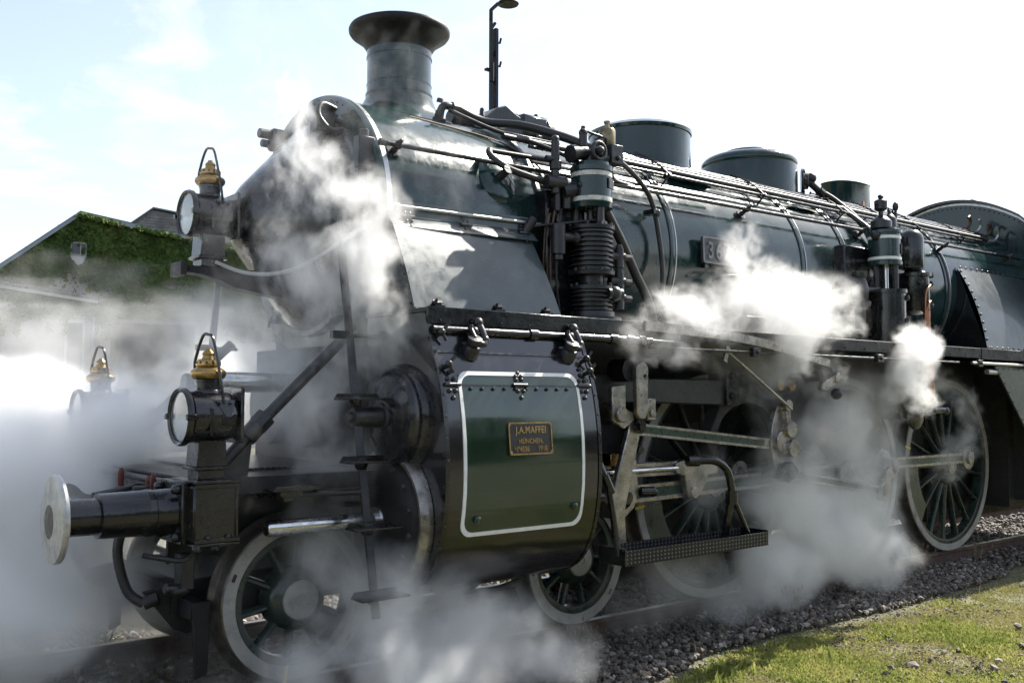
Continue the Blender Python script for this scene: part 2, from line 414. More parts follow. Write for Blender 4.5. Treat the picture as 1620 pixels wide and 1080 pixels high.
class MB:
    def __init__(self):
        self.v, self.f, self.n = [], [], 0
    def add(self, vs, fs):
        o = self.n
        self.v.extend([tuple(map(float, q)) for q in vs])
        self.f.extend([tuple(i + o for i in q) for q in fs])
        self.n += len(vs)
        return self
    def box(self, x0, x1, y0, y1, z0, z1):
        vs = [(x, y, z) for x in (x0, x1) for y in (y0, y1) for z in (z0, z1)]
        return self.add(vs, [(0, 1, 3, 2), (4, 6, 7, 5), (0, 4, 5, 1), (2, 3, 7, 6), (0, 2, 6, 4), (1, 5, 7, 3)])
    def obox(self, c, u, v, w):
        c, u, v, w = map(lambda q: np.asarray(q, float), (c, u, v, w))
        vs = [c + a * u + b * v + d * w for a in (-1, 1) for b in (-1, 1) for d in (-1, 1)]
        return self.add(vs, [(0, 1, 3, 2), (4, 6, 7, 5), (0, 4, 5, 1), (2, 3, 7, 6), (0, 2, 6, 4), (1, 5, 7, 3)])
    def bar(self, p, q, w, h, side=(0, 1, 0)):
        """flat bar from p to q, w thick along side, h deep"""
        p, q = V(*p), V(*q)
        d = q - p
        s = unit(np.asarray(side, float) - unit(d) * np.dot(side, unit(d)))
        t = np.cross(unit(d), s)
        return self.obox((p + q) / 2, d / 2, s * w / 2, t * h / 2)
    def lathe(self, prof, o, axis, n=48, a0=0.0, a1=2 * math.pi, ref=None, cap=True):
        """prof: list of (t along axis, radius)"""
        o = np.asarray(o, float)
        u, v, d = frame_of(axis)
        if ref is not None:
            u = unit(np.asarray(ref, float) - d * np.dot(ref, d)); v = np.cross(d, u)
        full = abs(a1 - a0 - 2 * math.pi) < 1e-6
        m = n if full else n + 1
        vs = []
        for t, r in prof:
            for k in range(m):
                a = a0 + (a1 - a0) * k / n
                vs.append(o + d * t + (u * math.cos(a) + v * math.sin(a)) * r)
        fs = []
        for i in range(len(prof) - 1):
            for k in range(n):
                k2 = (k + 1) % m
                fs.append((i * m + k, i * m + k2, (i + 1) * m + k2, (i + 1) * m + k))
        if full and cap:
            if prof[0][1] > 1e-6:
                fs.append(tuple(reversed(range(m))))
            if prof[-1][1] > 1e-6:
                fs.append(tuple(range((len(prof) - 1) * m, len(prof) * m)))
        return self.add(vs, fs)
    def cyl(self, p, q, r, r1=None, n=20):
        p, q = V(*p), V(*q)
        return self.lathe([(0, r), (np.linalg.norm(q - p), r if r1 is None else r1)], p, q - p, n)
    def tube(self, pts, r, n=10, smooth=0, closed=False):
        P = [np.asarray(q, float) for q in pts]
        if smooth:
            out = []
            for i in range(len(P) - 1):
                a, b, c, d = P[max(i - 1, 0)], P[i], P[i + 1], P[min(i + 2, len(P) - 1)]
                for k in range(smooth):
                    t = k / smooth
                    out.append(0.5 * ((2 * b) + (c - a) * t + (2 * a - 5 * b + 4 * c - d) * t * t + (3 * b - a - 3 * c + d) * t ** 3))
            out.append(P[-1])
            P = out
        m = len(P)
        if hasattr(r, '__len__') and len(r) != m:
            r = np.interp(np.linspace(0, 1, m), np.linspace(0, 1, len(r)), r)
        T = [unit((P[(i + 1) % m] if closed or i < m - 1 else P[i]) - (P[i - 1] if closed or i > 0 else P[i])) for i in range(m)]
        u, v, _ = frame_of(T[0])
        vs = []
        for i in range(m):
            u = unit(u - T[i] * np.dot(u, T[i])); v = np.cross(T[i], u)
            rr = r[i] if hasattr(r, '__len__') else r
            for k in range(n):
                a = 2 * math.pi * k / n
                vs.append(P[i] + (u * math.cos(a) + v * math.sin(a)) * rr)
        fs = []
        for i in range(m if closed else m - 1):
            j = (i + 1) % m
            for k in range(n):
                k2 = (k + 1) % n
                fs.append((i * n + k, i * n + k2, j * n + k2, j * n + k))
        if not closed:
            fs.append(tuple(reversed(range(n)))); fs.append(tuple(range((m - 1) * n, m * n)))
        return self.add(vs, fs)
    def prism(self, poly, o, u, v, w):
        """2-D polygon in (u,v) pushed along vector w"""
        o, u, v, w = map(lambda q: np.asarray(q, float), (o, u, v, w))
        a = [o + u * x + v * y for x, y in poly]
        b = [q + w for q in a]
        n = len(poly)
        return self.add(a + b, [tuple(reversed(range(n))), tuple(range(n, 2 * n))] + [(i, (i + 1) % n, n + (i + 1) % n, n + i) for i in range(n)])
    def ball(self, c, r, n=12, m=8, sc=(1, 1, 1)):
        c = np.asarray(c, float)
        vs = [c + V(0, 0, r * sc[2])]
        for i in range(1, m):
            t = math.pi * i / m
            for k in range(n):
                a = 2 * math.pi * k / n
                vs.append(c + V(r * sc[0] * math.sin(t) * math.cos(a), r * sc[1] * math.sin(t) * math.sin(a), r * sc[2] * math.cos(t)))
        vs.append(c - V(0, 0, r * sc[2]))
        fs = [(0, 1 + k, 1 + (k + 1) % n) for k in range(n)]
        for i in range(m - 2):
            for k in range(n):
                fs.append((1 + i * n + k, 1 + (i + 1) * n + k, 1 + (i + 1) * n + (k + 1) % n, 1 + i * n + (k + 1) % n))
        l = len(vs) - 1
        fs += [(l, 1 + (m - 2) * n + (k + 1) % n, 1 + (m - 2) * n + k) for k in range(n)]
        return self.add(vs, fs)
    def bolt(self, p, d, r=0.012, h=0.012, n=6):
        p = np.asarray(p, float); d = unit(d)
        return self.lathe([(-0.004, r), (h * 0.7, r), (h, r * 0.7)], p, d, n)
    def rivet(self, p, d, r=0.010):
        return self.lathe([(-0.002, r), (r * 0.45, r * 0.8), (r * 0.75, r * 0.35)], p, d, 7)
    def mesh(self, name, origin, bevel=0.0, smooth=38, weld=False):
        me = bpy.data.meshes.new(name)
        a = np.array(self.v) - np.asarray(origin)
        me.from_pydata(a.tolist(), [], self.f)
        if bevel or weld:
            bm = bmesh.new(); bm.from_mesh(me)
            if weld:
                bmesh.ops.remove_doubles(bm, verts=bm.verts, dist=1e-5)
            bmesh.ops.recalc_face_normals(bm, faces=bm.faces)
            if bevel:
                es = [e for e in bm.edges if len(e.link_faces) == 2 and e.calc_face_angle(0) > R(38)]
                bmesh.ops.bevel(bm, geom=es, offset=bevel, segments=1, affect='EDGES', profile=0.5, clamp_overlap=True)
            bm.to_mesh(me); bm.free()
        else:
            bm = bmesh.new(); bm.from_mesh(me)
            bmesh.ops.recalc_face_normals(bm, faces=bm.faces)
            bm.to_mesh(me); bm.free()
        if smooth:
            me.shade_smooth()
            me.set_sharp_from_angle(angle=R(smooth))
        return me

ORG = {}
def empty(name, loc, label=None, cat=None, group=None):
    o = bpy.data.objects.new(name, None)
    COL.objects.link(o)
    o.location = loc
    o.empty_display_size = 0.2
    ORG[o.name] = np.asarray(loc, float)
    tag(o, label, cat, group)
    return o
def tag(o, label=None, cat=None, group=None, kind=None):
    if label: o['label'] = label
    if cat: o['category'] = cat
    if group: o['group'] = group
    if kind: o['kind'] = kind
    return o
def obj(name, mb, mat, parent=None, bevel=0.0, smooth=38, label=None, kind=None, weld=False):
    a = np.array(mb.v)
    org = (a.min(0) + a.max(0)) / 2
    me = mb.mesh(name, org, bevel, smooth, weld)
    me.materials.append(M[mat] if isinstance(mat, str) else mat)
    o = bpy.data.objects.new(name, me)
    COL.objects.link(o)
    if parent is not None:
        o.parent = parent
        o.location = org - ORG[parent.name]
    else:
        o.location = org
    ORG[o.name] = org
    if label: o['label'] = label
    if kind: o['kind'] = kind
    return o
def copies(src, parent, locs):
    """src object repeated at world positions (same orientation), sharing the mesh"""
    out = []
    for q in locs:
        c = src.copy(); COL.objects.link(c)
        c.parent = parent
        q = np.asarray(q, float)
        c.location = q - (ORG[parent.name] if parent is not None else 0)
        ORG[c.name] = q
        out.append(c)
    return out
def copy_tree(src, loc, parent=None):
    c = src.copy(); COL.objects.link(c)
    c.parent = parent
    c.location = loc
    for ch in src.children:
        copy_tree(ch, ch.location, c)
    return c
def text(name, s, h, mat, parent, o, u, v, w, depth=0.004, sx=1.0, bold=0.0, spacing=1.0):
    """raised lettering centred at o, running along u, up v, facing w"""
    cu = bpy.data.curves.new(name, 'FONT')
    cu.body = s
    cu.size = 1.0
    cu.align_x = 'CENTER'; cu.align_y = 'CENTER'
    cu.extrude = 0.02
    cu.offset = bold
    cu.space_character = spacing
    cu.resolution_u = 3
    t = bpy.data.objects.new('tmp_text', cu); COL.objects.link(t)
    bpy.context.view_layer.update()
    me = t.evaluated_get(bpy.context.evaluated_depsgraph_get()).to_mesh()
    vs = np.array([q.co[:] for q in me.vertices]); fs = [tuple(p.vertices) for p in me.polygons]
    bpy.data.objects.remove(t)
    hh = vs[:, 1].max() - vs[:, 1].min()
    cx, cy = (vs[:, 0].max() + vs[:, 0].min()) / 2, (vs[:, 1].max() + vs[:, 1].min()) / 2
    k = h / hh
    o, u, v, w = map(lambda q: np.asarray(q, float), (o, u, v, w))
    P = o + np.outer((vs[:, 0] - cx) * k * sx, u) + np.outer((vs[:, 1] - cy) * k, v) + np.outer((vs[:, 2] / 0.02 * 0.5 + 0.5) * depth, w)
    mb = MB().add(P, fs)
    return obj(name, mb, mat, parent, smooth=0)
def rrect(x0, x1, y0, y1, r, n=6):
    out = []
    for cx, cy, a in ((x1 - r, y1 - r, 0), (x0 + r, y1 - r, 90), (x0 + r, y0 + r, 180), (x1 - r, y0 + r, 270)):
        for k in range(n + 1):
            t = R(a + 90 * k / n)
            out.append((cx + r * math.cos(t), cy + r * math.sin(t)))
    return out
def vnoise(x, y, seed=0):
    """smooth value noise on numpy arrays, 0..1"""
    def h(i, j):
        a = np.sin(i * 127.1 + j * 311.7 + seed * 74.7) * 43758.5453
        return a - np.floor(a)
    i, j = np.floor(x), np.floor(y)
    fx, fy = x - i, y - j
    fx, fy = fx * fx * (3 - 2 * fx), fy * fy * (3 - 2 * fy)
    return (h(i, j) * (1 - fx) + h(i + 1, j) * fx) * (1 - fy) + (h(i, j + 1) * (1 - fx) + h(i + 1, j + 1) * fx) * fy
def fbm(x, y, seed=0, o=4):
    s, a, t = 0, 0.5, 0
    for k in range(o):
        s = s + a * vnoise(x * 2 ** k, y * 2 ** k, seed + k); t += a; a *= 0.5
    return s / t

# ================================================================== LOCOMOTIVE
ZB, RB = 2.85, 0.90            # boiler axis height, smokebox radius
loco = empty('steam_locomotive', (5.0, 0, 0), 'dark green and black steam locomotive standing on the track wrapped in its own steam', 'steam locomotive')
def around(x, ang, r, zc=ZB):
    """point on a circle about the boiler axis; ang in degrees from the top towards the near side"""
    return V(x, -r * math.sin(R(ang)), zc + r * math.cos(R(ang)))
def radial(ang):
    return V(0, -math.sin(R(ang)), math.cos(R(ang)))

# ---- smokebox
sb = obj('smokebox', MB().lathe([(0, RB), (1.26, RB), (1.27, RB - 0.004), (1.29, RB - 0.004)], (2.135, 0, ZB), (1, 0, 0), 120), 'boiler', loco)
obj('front_ring', MB().lathe([(0, 0.80), (0, RB + 0.008), (0.02, RB + 0.018), (0.048, RB + 0.018), (0.05, RB - 0.02)], (2.085, 0, ZB), (1, 0, 0), 120, cap=False), 'boiler', sb)
obj('front_band', MB().lathe([(0, RB - 0.02), (0, RB + 0.014), (0.035, RB + 0.014), (0.035, RB - 0.02)], (2.136, 0, ZB), (1, 0, 0), 120, cap=False), 'band', sb)
obj('rear_band', MB().lathe([(0, RB - 0.02), (0, RB + 0.012), (0.03, RB + 0.012), (0.03, RB - 0.02)], (3.43, 0, ZB), (1, 0, 0), 120, cap=False), 'band', sb)
obj('front_plate', MB().lathe([(0, 0.0), (0, 0.80), (0.03, 0.80)], (2.09, 0, ZB), (1, 0, 0), 96), 'boiler', sb)
rv = MB()
for k in range(64):
    a = 360 * k / 64
    rv.rivet(around(2.085, a, 0.875), (-1, 0, 0), 0.011)
obj('front_rivets', rv, 'black', sb, kind='stuff')
door = obj('smokebox_door', MB().lathe([(0, 0.0), (0.0, 0.10), (0.008, 0.15), (0.028, 0.20), (0.06, 0.245), (0.51, 0.725), (0.53, 0.742), (0.55, 0.745), (0.56, 0.745), (0.56, 0.0)],
                                       (1.525, 0, ZB), (1, 0, 0), 96), 'door', loco)
obj('door_rim', MB().lathe([(0, 0.70), (0, 0.765), (0.03, 0.775), (0.05, 0.775), (0.05, 0.70)], (2.04, 0, ZB), (1, 0, 0), 96, cap=False), 'black', door)
for a in (-64, -116):
    hg = MB(); q = around(2.02, a, 0.78)
    hg.cyl(q + V(0, 0, -0.07), q + V(0, 0, 0.07), 0.025)
    hg.bar(q, around(1.90, a, 0.61), 0.05, 0.02, (0, 1, 0))
    obj('hinge', hg, 'black', door)
for a in (36, 90, 144, 216, 324):
    q = around(2.055, a, 0.79); q2 = around(2.03, a, 0.70)
    d = MB().bar(q, q2, 0.03, 0.055, (-1, 0, 0)).cyl(q + V(-.05, 0, 0), q + V(0.04, 0, 0), 0.016)
    d.tube([q + V(-.05, 0, 0) + radial(a) * 0.045, q + V(-.06, 0, 0), q + V(-.05, 0, 0) - radial(a) * 0.045], 0.009)
    obj('door_dog', d, 'iron', door)
# grab loop and lamp socket high on the front plate
q = around(2.07, 32, 0.80)
fl = MB().tube([q + V(-0.04, 0, .05), q + V(-.16, -.03, .06), q + V(-.2, -.06, -.03), q + V(-.13, -.09, -.12), q + V(-.03, -.08, -.1)], 0.018, smooth=5)
fl.box(q[0] - .17, q[0] - .03, q[1] + .02, q[1] + .12, q[2] - .1, q[2] + .06)
obj('grab_loop', fl, 'iron', loco, 0.004)
wq = around(2.04, -28, 0.80)
el = MB().box(wq[0] - .10, wq[0] + .03, wq[1] - .05, wq[1] + .05, wq[2] - .10, wq[2] + .04)
el.cyl(wq + V(-.19, 0, 0.0), wq + V(-.1, 0, 0), 0.035).cyl(wq + V(-.17, 0.0, -.07), wq + V(-.1, 0, -.07), 0.028)
el.tube([wq + V(-.1, -.05, -.06), wq + V(-.16, -.14, -.14), wq + V(-.08, -.26, -.12), wq + V(.0, -.32, 0.0), wq + V(0.02, -.28, .1)], 0.02, smooth=5)
obj('front_socket', el, 'iron', loco, 0.004)
q = around(2.08, 61, 0.88)
jb = MB().box(q[0] - .09, q[0] + .03, q[1] - .03, q[1] + .05, q[2] - .15, q[2] + .05).cyl(q + V(-.03, .01, -.16), q + V(-.03, .01, -.28), 0.028).cyl(q + V(-.03, .01, .05), q + V(-.03, .01, .1), 0.03)
obj('junction_box', jb, 'iron', loco, 0.006)
# lamp bracket below the door
lb = MB()
poly = [(1.14, 2.50), (1.72, 2.50), (1.95, 2.56), (2.1, 2.56), (2.1, 2.30), (1.62, 2.36), (1.50, 2.38), (1.40, 2.42), (1.30, 2.445), (1.14, 2.46)]
lb.prism(poly, (0, -.06, 0), (1, 0, 0), (0, 0, 1), (0, .12, 0))
lb.box(1.13, 1.17, -.09, .09, 2.43, 2.52).bolt((1.2, -.06, 2.48), (0, -1, 0), .014).bolt((1.3, -.06, 2.47), (0, -1, 0), .014)
obj('lamp_bracket', lb, 'soot', loco, 0.006)
cb = MB().tube([V(1.36, -.08, 2.53), V(1.5, -.22, 2.46), V(1.64, -.42, 2.45), V(1.78, -.58, 2.52), V(1.92, -.70, 2.64), V(2.0, -.74, 2.70)], 0.013, smooth=7)
cb2 = MB().cyl((2.0, -.74, 2.70), (2.07, -.76, 2.745), 0.026).cyl((1.97, -.73, 2.68), (2.0, -.74, 2.70), 0.02)
cbl = obj('lamp_cable', cb, 'wire', loco)
obj('cable_plug', cb2, 'band', cbl)

# ---- saddle and steam-chest block beneath the smokebox
sd = MB().prism([(-.62, 1.25), (-.80, 2.42), (.80, 2.42), (.62, 1.25)], (2.18, 0, 0), (0, 1, 0), (0, 0, 1), (1.15, 0, 0))
obj('saddle', sd, 'soot', loco, 0.01)
# dark closing sheet in front of the steam pipe casing
CY = [(2.17, -1.375), (2.09, -1.40), (1.93, -1.462), (1.80, -1.515), (1.69, -1.548), (1.55, -1.575), (1.41, -1.592), (1.26, -1.598), (1.12, -1.595), (1.0, -1.582),
      (.87, -1.555), (.75, -1.51), (.64, -1.44), (.55, -1.33), (.49, -1.17), (.47, -1.02), (.48, -.9), (.53, -.78)]
CX0, CX1 = 2.11, 3.34
def cy_at(z):
    zs = [p[0] for p in CY[:14]][::-1]; ys = [p[1] for p in CY[:14]][::-1]
    return float(np.interp(z, zs, ys))
def smooth_profile(pts, k=4):
    P = [V(*p) for p in pts]; out = []
    for i in range(len(P) - 1):
        a, b, c, d = P[max(i - 1, 0)], P[i], P[i + 1], P[min(i + 2, len(P) - 1)]
        for j in range(k):
            t = j / k
            out.append(0.5 * ((2 * b) + (c - a) * t + (2 * a - 5 * b + 4 * c - d) * t * t + (3 * b - a - 3 * c + d) * t ** 3))
    return out + [P[-1]]
PROF = smooth_profile([(y, z) for z, y in CY], 4)       # (Y, Z)
fs_poly = [(-.70, 2.75), (-1.0, 2.745), (-1.245, 2.205)] + [(p[0] + .004, p[1]) for p in PROF] + [(-.70, .6)]
cs = MB().prism(fs_poly, (2.125, 0, 0), (0, 1, 0), (0, 0, 1), (0.02, 0, 0))
cs_o = obj('casing_front_sheet', cs, 'black_panel', loco)
rv = MB()
for i in range(6, len(PROF) - 8, 5):
    rv.rivet((2.124, PROF[i][0] + .035, PROF[i][1]), (-1, 0, 0), .009)
for t in np.linspace(.05, .95, 9):
    rv.rivet((2.124, -1.0 - .245 * t + .03, 2.745 - .54 * t), (-1, 0, 0), .009)
obj('sheet_rivets', rv, 'black', cs_o, kind='stuff')

# ---- inclined steam-pipe casing between smokebox and running board
ip = MB()
pa, pb, pc, pd = V(2.12, -1.0, 2.745), V(2.12, -1.25, 2.205), V(3.34, -1.22, 2.205), V(3.28, -.965, 2.765)
nrm = unit(np.cross(pb - pa, pd - pa)); nrm = nrm if nrm[1] < 0 else -nrm
G = 12
vs = []
for i in range(G + 1):
    for j in range(G + 1):
        a, b = i / G, j / G
        p = (pa * (1 - a) + pd * a) * (1 - b) + (pb * (1 - a) + pc * a) * b
        vs.append(p + nrm * 0.012 * math.sin(math.pi * b))
fc = [(i * (G + 1) + j, (i + 1) * (G + 1) + j, (i + 1) * (G + 1) + j + 1, i * (G + 1) + j + 1) for i in range(G) for j in range(G)]
ip.add(vs, fc)
casing = obj('steam_pipe_casing', ip, 'plate', loco)
cap = MB()
tp = [around(0, 86, RB + .012), around(0, 92, RB + .016), V(0, -.945, 2.80), V(0, -.985, 2.758), V(0, -1.004, 2.735)]
vs = [V(2.12 + (0.0 if e == 0 else 1.17 + .02 * (e == 1)), p[1], p[2] + (.018 if e else 0)) for p in tp for e in (0, 1)]
cap.add(vs, [(2 * i, 2 * i + 1, 2 * i + 3, 2 * i + 2) for i in range(len(tp) - 1)])
obj('casing_top_strip', cap, 'plate', casing)
obj('hinge_rod', MB().cyl((2.2, -.935, 2.873), (3.42, -.925, 2.893), .012).cyl((2.17, -.935, 2.873), (2.2, -.935, 2.873), .02), 'band', casing)
for x in (2.26, 2.72, 3.22):
    h = MB()
    for (zz, yy) in ((2.835, -.935), (2.78, -.965)):
        for dx in (-.018, .018):
            h.rivet((x + dx, yy - .012, zz), nrm, .011)
    h.rivet((x, -.93, 2.86), nrm, .011).rivet((x, -.992, 2.745), nrm, .011)
    h.cyl((x - .045, -.955, 2.808), (x + .045, -.955, 2.808), .014)
    obj('casing_hinge', h, 'black', casing)
for x in (2.28, 2.75, 3.16):
    c = MB().obox((x, -1.252, 2.232), V(.032, 0, 0), V(0, -.014, .016) , V(0, .006, .008)).cyl((x - .02, -1.258, 2.222), (x + .05, -1.27, 2.22), .009)
    c.cyl((x, -1.25, 2.22), (x - .012, -1.27, 2.262), .008)
    obj('casing_catch', c, 'black', casing)
obj('rear_closing_sheet', MB().prism([(-.70, 2.76), (-.97, 2.755), (-1.22, 2.205), (-.7, 2.205)], (3.26, 0, 0), (0, 1, 0), (0, 0, 1), (.015, 0, 0)), 'black_panel', casing)

# ---- running board
fp = obj('running_board', MB().box(2.11, 3.96, -1.385, -.70, 2.168, 2.196).box(3.97, 9.0, -1.385, -.70, 2.150, 2.174).box(9.01, 12.6, -1.385, -.60, 2.150, 2.174), 'iron', loco, 0.003)
obj('edge_valance', MB().box(2.11, 3.955, -1.408, -1.386, 2.095, 2.20), 'black', fp, 0.004)
obj('edge_valance', MB().box(3.965, 8.99, -1.404, -1.386, 2.075, 2.178), 'soot', fp, 0.004)
obj('edge_valance', MB().box(9.0, 12.6, -1.408, -1.386, 2.065, 2.180), 'soot', fp, 0.004)
rv = MB()
for x in np.arange(2.2, 3.9, .23):
    rv.rivet((x, -1.408, 2.12), (0, -1, 0), .008)
for x in np.arange(4.2, 12.4, .31):
    rv.rivet((x, -1.406, 2.16), (0, -1, 0), .010).rivet((x + .12, -1.406, 2.10), (0, -1, 0), .010)
obj('valance_rivets', rv, 'black', fp, kind='stuff')
rod = MB().cyl((2.13, -1.425, 2.062), (4.0, -1.425, 2.062), .026, n=14).cyl((4.0, -1.425, 2.062), (4.35, -1.43, 2.055), .016)
for x in (2.9, 3.62, 3.78, 3.9):
    rod.cyl((x - .03, -1.425, 2.062), (x + .03, -1.425, 2.062), .036)
obj('drain_rod', rod, 'black', loco)
obj('valance_rod', MB().cyl((4.0, -1.41, 2.02), (8.5, -1.41, 2.02), .010), 'iron', loco)
lp = MB().cyl((8.75, -1.424, 2.02), (12.4, -1.424, 2.02), .015).cyl((9.2, -1.36, 1.94), (12.4, -1.36, 1.94), .028)
lpo = obj('valance_pipe', lp, 'band', loco)
for x in (5.2, 7.0, 8.9, 9.95, 11.2):
    obj('pipe_clip', MB().box(x - .05, x + .05, -1.445, -1.40, 1.985, 2.055).cyl((x, -1.445, 2.02), (x, -1.46, 2.02), .014), 'iron', lpo, 0.004)

# ---- cylinder casing (one skin over valve chest and cylinder)
cl = MB()
nx = 10
vs = [V(CX0 + .012 + (CX1 - CX0 - .024) * i / nx, p[0], p[1]) for p in PROF for i in range(nx + 1)]
cl.add(vs, [(j * (nx + 1) + i, j * (nx + 1) + i + 1, (j + 1) * (nx + 1) + i + 1, (j + 1) * (nx + 1) + i) for j in range(len(PROF) - 1) for i in range(nx)])
clad = obj('cylinder_casing', cl, 'black_panel', loco)
for x0 in (CX0 - .004, CX1 - .026):
    edge = MB(); vs = []
    for p in PROF:
        vs += [V(x0, p[0] - .006, p[1]), V(x0 + .03, p[0] - .006, p[1])]
    edge.add(vs, [(2 * j, 2 * j + 1, 2 * j + 3, 2 * j + 2) for j in range(len(PROF) - 1)])
    obj('edge_strip', edge, 'black', clad)
obj('end_sheet', MB().prism([(-.75, 2.15)] + [(p[0], p[1]) for p in PROF] + [(-.75, .55)], (CX1 - .01, 0, 0), (0, 1, 0), (0, 0, 1), (.008, 0, 0)), 'black_panel', clad)
rv = MB()
for x in (CX0 + .012, CX1 - .012):
    for z in np.arange(.68, 2.0, .125):
        rv.rivet((x, cy_at(z) - .006, z), (0, -1, 0), .009)
for x in np.arange(CX0 + .14, CX1, .16):
    rv.rivet((x, -1.262, .512), (0, -.5, -.8), .009)
obj('casing_rivets', rv, 'iron', clad, kind='stuff')
def surf(x, z, off=0.0):
    e = 0.01
    dy = (cy_at(z + e) - cy_at(z - e)) / (2 * e)
    n = unit(V(0, -1, dy))
    return V(x, cy_at(z), z) + n * off, n
def on_casing(loop, off, thick):
    """closed strip loop [(outer),(inner)] on the casing surface"""
    mb = MB(); n = len(loop); vs = []
    for (xo, zo), (xi, zi) in loop:
        vs += [surf(xo, zo, off - thick)[0], surf(xo, zo, off)[0], surf(xi, zi, off)[0], surf(xi, zi, off - thick)[0]]
    fs = []
    for i in range(n):
        j = (i + 1) % n
        for k in range(3):
            fs.append((i * 4 + k, i * 4 + k + 1, j * 4 + k + 1, j * 4 + k))
    return mb.add(vs, fs)
def dense(poly, step=.03):
    out = []
    for i in range(len(poly)):
        a, b = V(*poly[i]), V(*poly[(i + 1) % len(poly)])
        m = max(1, int(np.linalg.norm(b - a) / step))
        out += [tuple(a + (b - a) * k / m) for k in range(m)]
    return out
WX0, WX1, WZ0, WZ1 = 2.235, 3.190, .858, 1.815
po = dense(rrect(WX0, WX1, WZ0, WZ1, .075)); 
def inset(p, d):
    cx, cz = (WX0 + WX1) / 2, (WZ0 + WZ1) / 2
    sx = 1 - d / ((WX1 - WX0) / 2); sz = 1 - d / ((WZ1 - WZ0) / 2)
    return (cx + (p[0] - cx) * sx, cz + (p[1] - cz) * sz)
pan = MB()
rows = 40; vs = []; fs = []
zz = np.linspace(WZ0 + .012, WZ1 - .012, rows)
for z in zz:
    for k in range(9):
        vs.append(surf(WX0 + .012 + (WX1 - WX0 - .024) * k / 8, z, .004)[0])
fs = [(i * 9 + k, i * 9 + k + 1, (i + 1) * 9 + k + 1, (i + 1) * 9 + k) for i in range(rows - 1) for k in range(8)]
obj('green_panel', pan.add(vs, fs), 'green', clad)
obj('white_lining', on_casing([(p, inset(p, .022)) for p in po], .008, .010), 'white', clad, smooth=30)
def seam(z, x0, x1, off=.006, h=.006):
    mb = MB(); vs = []
    for x in np.linspace(x0, x1, 6):
        for a, b in ((z - h, off - .004), (z - h, off), (z + h, off), (z + h, off - .004)):
            vs.append(surf(x, a, b)[0])
    return mb.add(vs, [(i * 4 + k, i * 4 + k + 1, (i + 1) * 4 + k + 1, (i + 1) * 4 + k) for i in range(5) for k in range(3)])
obj('panel_seam', seam(1.735, CX0 + .02, CX1 - .02, .0085, .004), 'black', clad)
obj('panel_seam', seam(1.93, CX0 + .02, CX1 - .02, .006, .007), 'black', clad)
rv = MB()
for x in np.arange(2.32, 3.16, .085):
    p, n = surf(x, 1.712, .008); rv.bolt(p, n, .011, .012)
obj('panel_bolts', rv, 'iron', clad, kind='stuff')
for x in (2.19, 2.70, 3.235):
    h = MB()
    p, n = surf(x, 1.735, .012)
    h.cyl(p + V(-.055, 0, 0), p + V(.055, 0, 0), .012)
    for dz, dxs in ((.035, (-.022, .022)), (.075, (0,)), (-.035, (-.022, .022)), (-.075, (0,)), (.055, (-.022, .022)) if x == 2.70 else (.11, (0,))):
        for dx in dxs:
            p, n = surf(x + dx, 1.735 + dz, .008); h.rivet(p, n, .015)
    obj('panel_hinge', h, 'iron', clad)
for x in (2.345, 3.11):
    p, n = surf(x, .955 if x < 3 else .985, .006)
    obj('panel_screw', MB().bolt(p, n, .024, .02, 8).bolt(p + n * .018, n, .012, .01), 'green', clad)
for x, z in ((2.17, 2.03), (2.17, 1.84), (3.29, 1.90), (3.29, 1.82)):
    p, n = surf(x, z, .0)
    w = MB().cyl(p, p + n * .05, .013).tube([p + n * .05 + V(.04, 0, .045), p + n * .045, p + n * .05 + V(.03, 0, -.05)], .011).ball(p + n * .045, .024, 8, 6)
    obj('wing_nut', w, 'iron', clad)
for x in (2.38, 3.165):
    p, n = surf(x, 1.925, .0)
    t = V(0, n[2], -n[1]) if n[2] > 0 else V(0, 0, 1)
    d = unit(V(-.08, -.55, .85))
    b = MB().lathe([(-.02, .050), (.045, .054), (.06, .046), (.062, .030), (.075, .030), (.08, .044), (.11, .044), (.115, .02)], p, d, 18)
    b.cyl(p + d * .11, (x - .005, -1.475, 2.075), .013, n=10)
    b.tube([p + d * .08 + V(.03, 0, 0), V(x + .075, -1.50, 1.985), V(x + .085, -1.475, 2.05), V(x + .075, -1.44, 2.11)], [.014, .024, .024, .026], 10, smooth=4)
    b.ball((x + .075, -1.44, 2.115), .034, 10, 7).ball((x + .03, -1.46, 2.06), .03, 10, 7).cyl((x - .03, -1.478, 2.04), (x + .10, -1.468, 2.05), .012, n=8)
    b.bolt((x - .005, -1.475, 2.075), (0, 0, 1), .016, .025).ball((x + .09, -1.49, 2.01), .028, 10, 7)
    obj('relief_valve', b, 'iron', loco)

# builder's plate
bp0, bn = surf(2.735, 1.415, .004)
bu = V(1, 0, 0); bv = np.cross(bn, bu); bv = bv if bv[2] > 0 else -bv
bpl = obj('builder_plate', MB().prism(rrect(-.172, .172, -.098, .098, .014, 3), bp0, bu, bv, bn * .010), 'plaque', loco)
loop = MB(); po2 = rrect(-.172, .172, -.098, .098, .014, 3); n2 = len(po2); vs = []
for (x, z) in po2:
    for s_i, hgt in ((1.0, .006), (1.0, .015), (.955, .015), (.955, .006)):
        kx, kz = (1.0, 1.0) if s_i == 1.0 else (1 - .009 / .172, 1 - .009 / .098)
        vs.append(bp0 + bu * x * kx + bv * z * kz + bn * hgt)
loop.add(vs, [(i * 4 + k, i * 4 + k + 1, ((i + 1) % n2) * 4 + k + 1, ((i + 1) % n2) * 4 + k) for i in range(n2) for k in range(3)])
obj('plate_border', loop, 'brass', bpl, smooth=0)
text('lettering', 'J.A.MAFFEI', .056, 'brass', bpl, bp0 + bv * .046 + bn * .0095, bu, bv, bn, .005, .90, .028, 1.04)
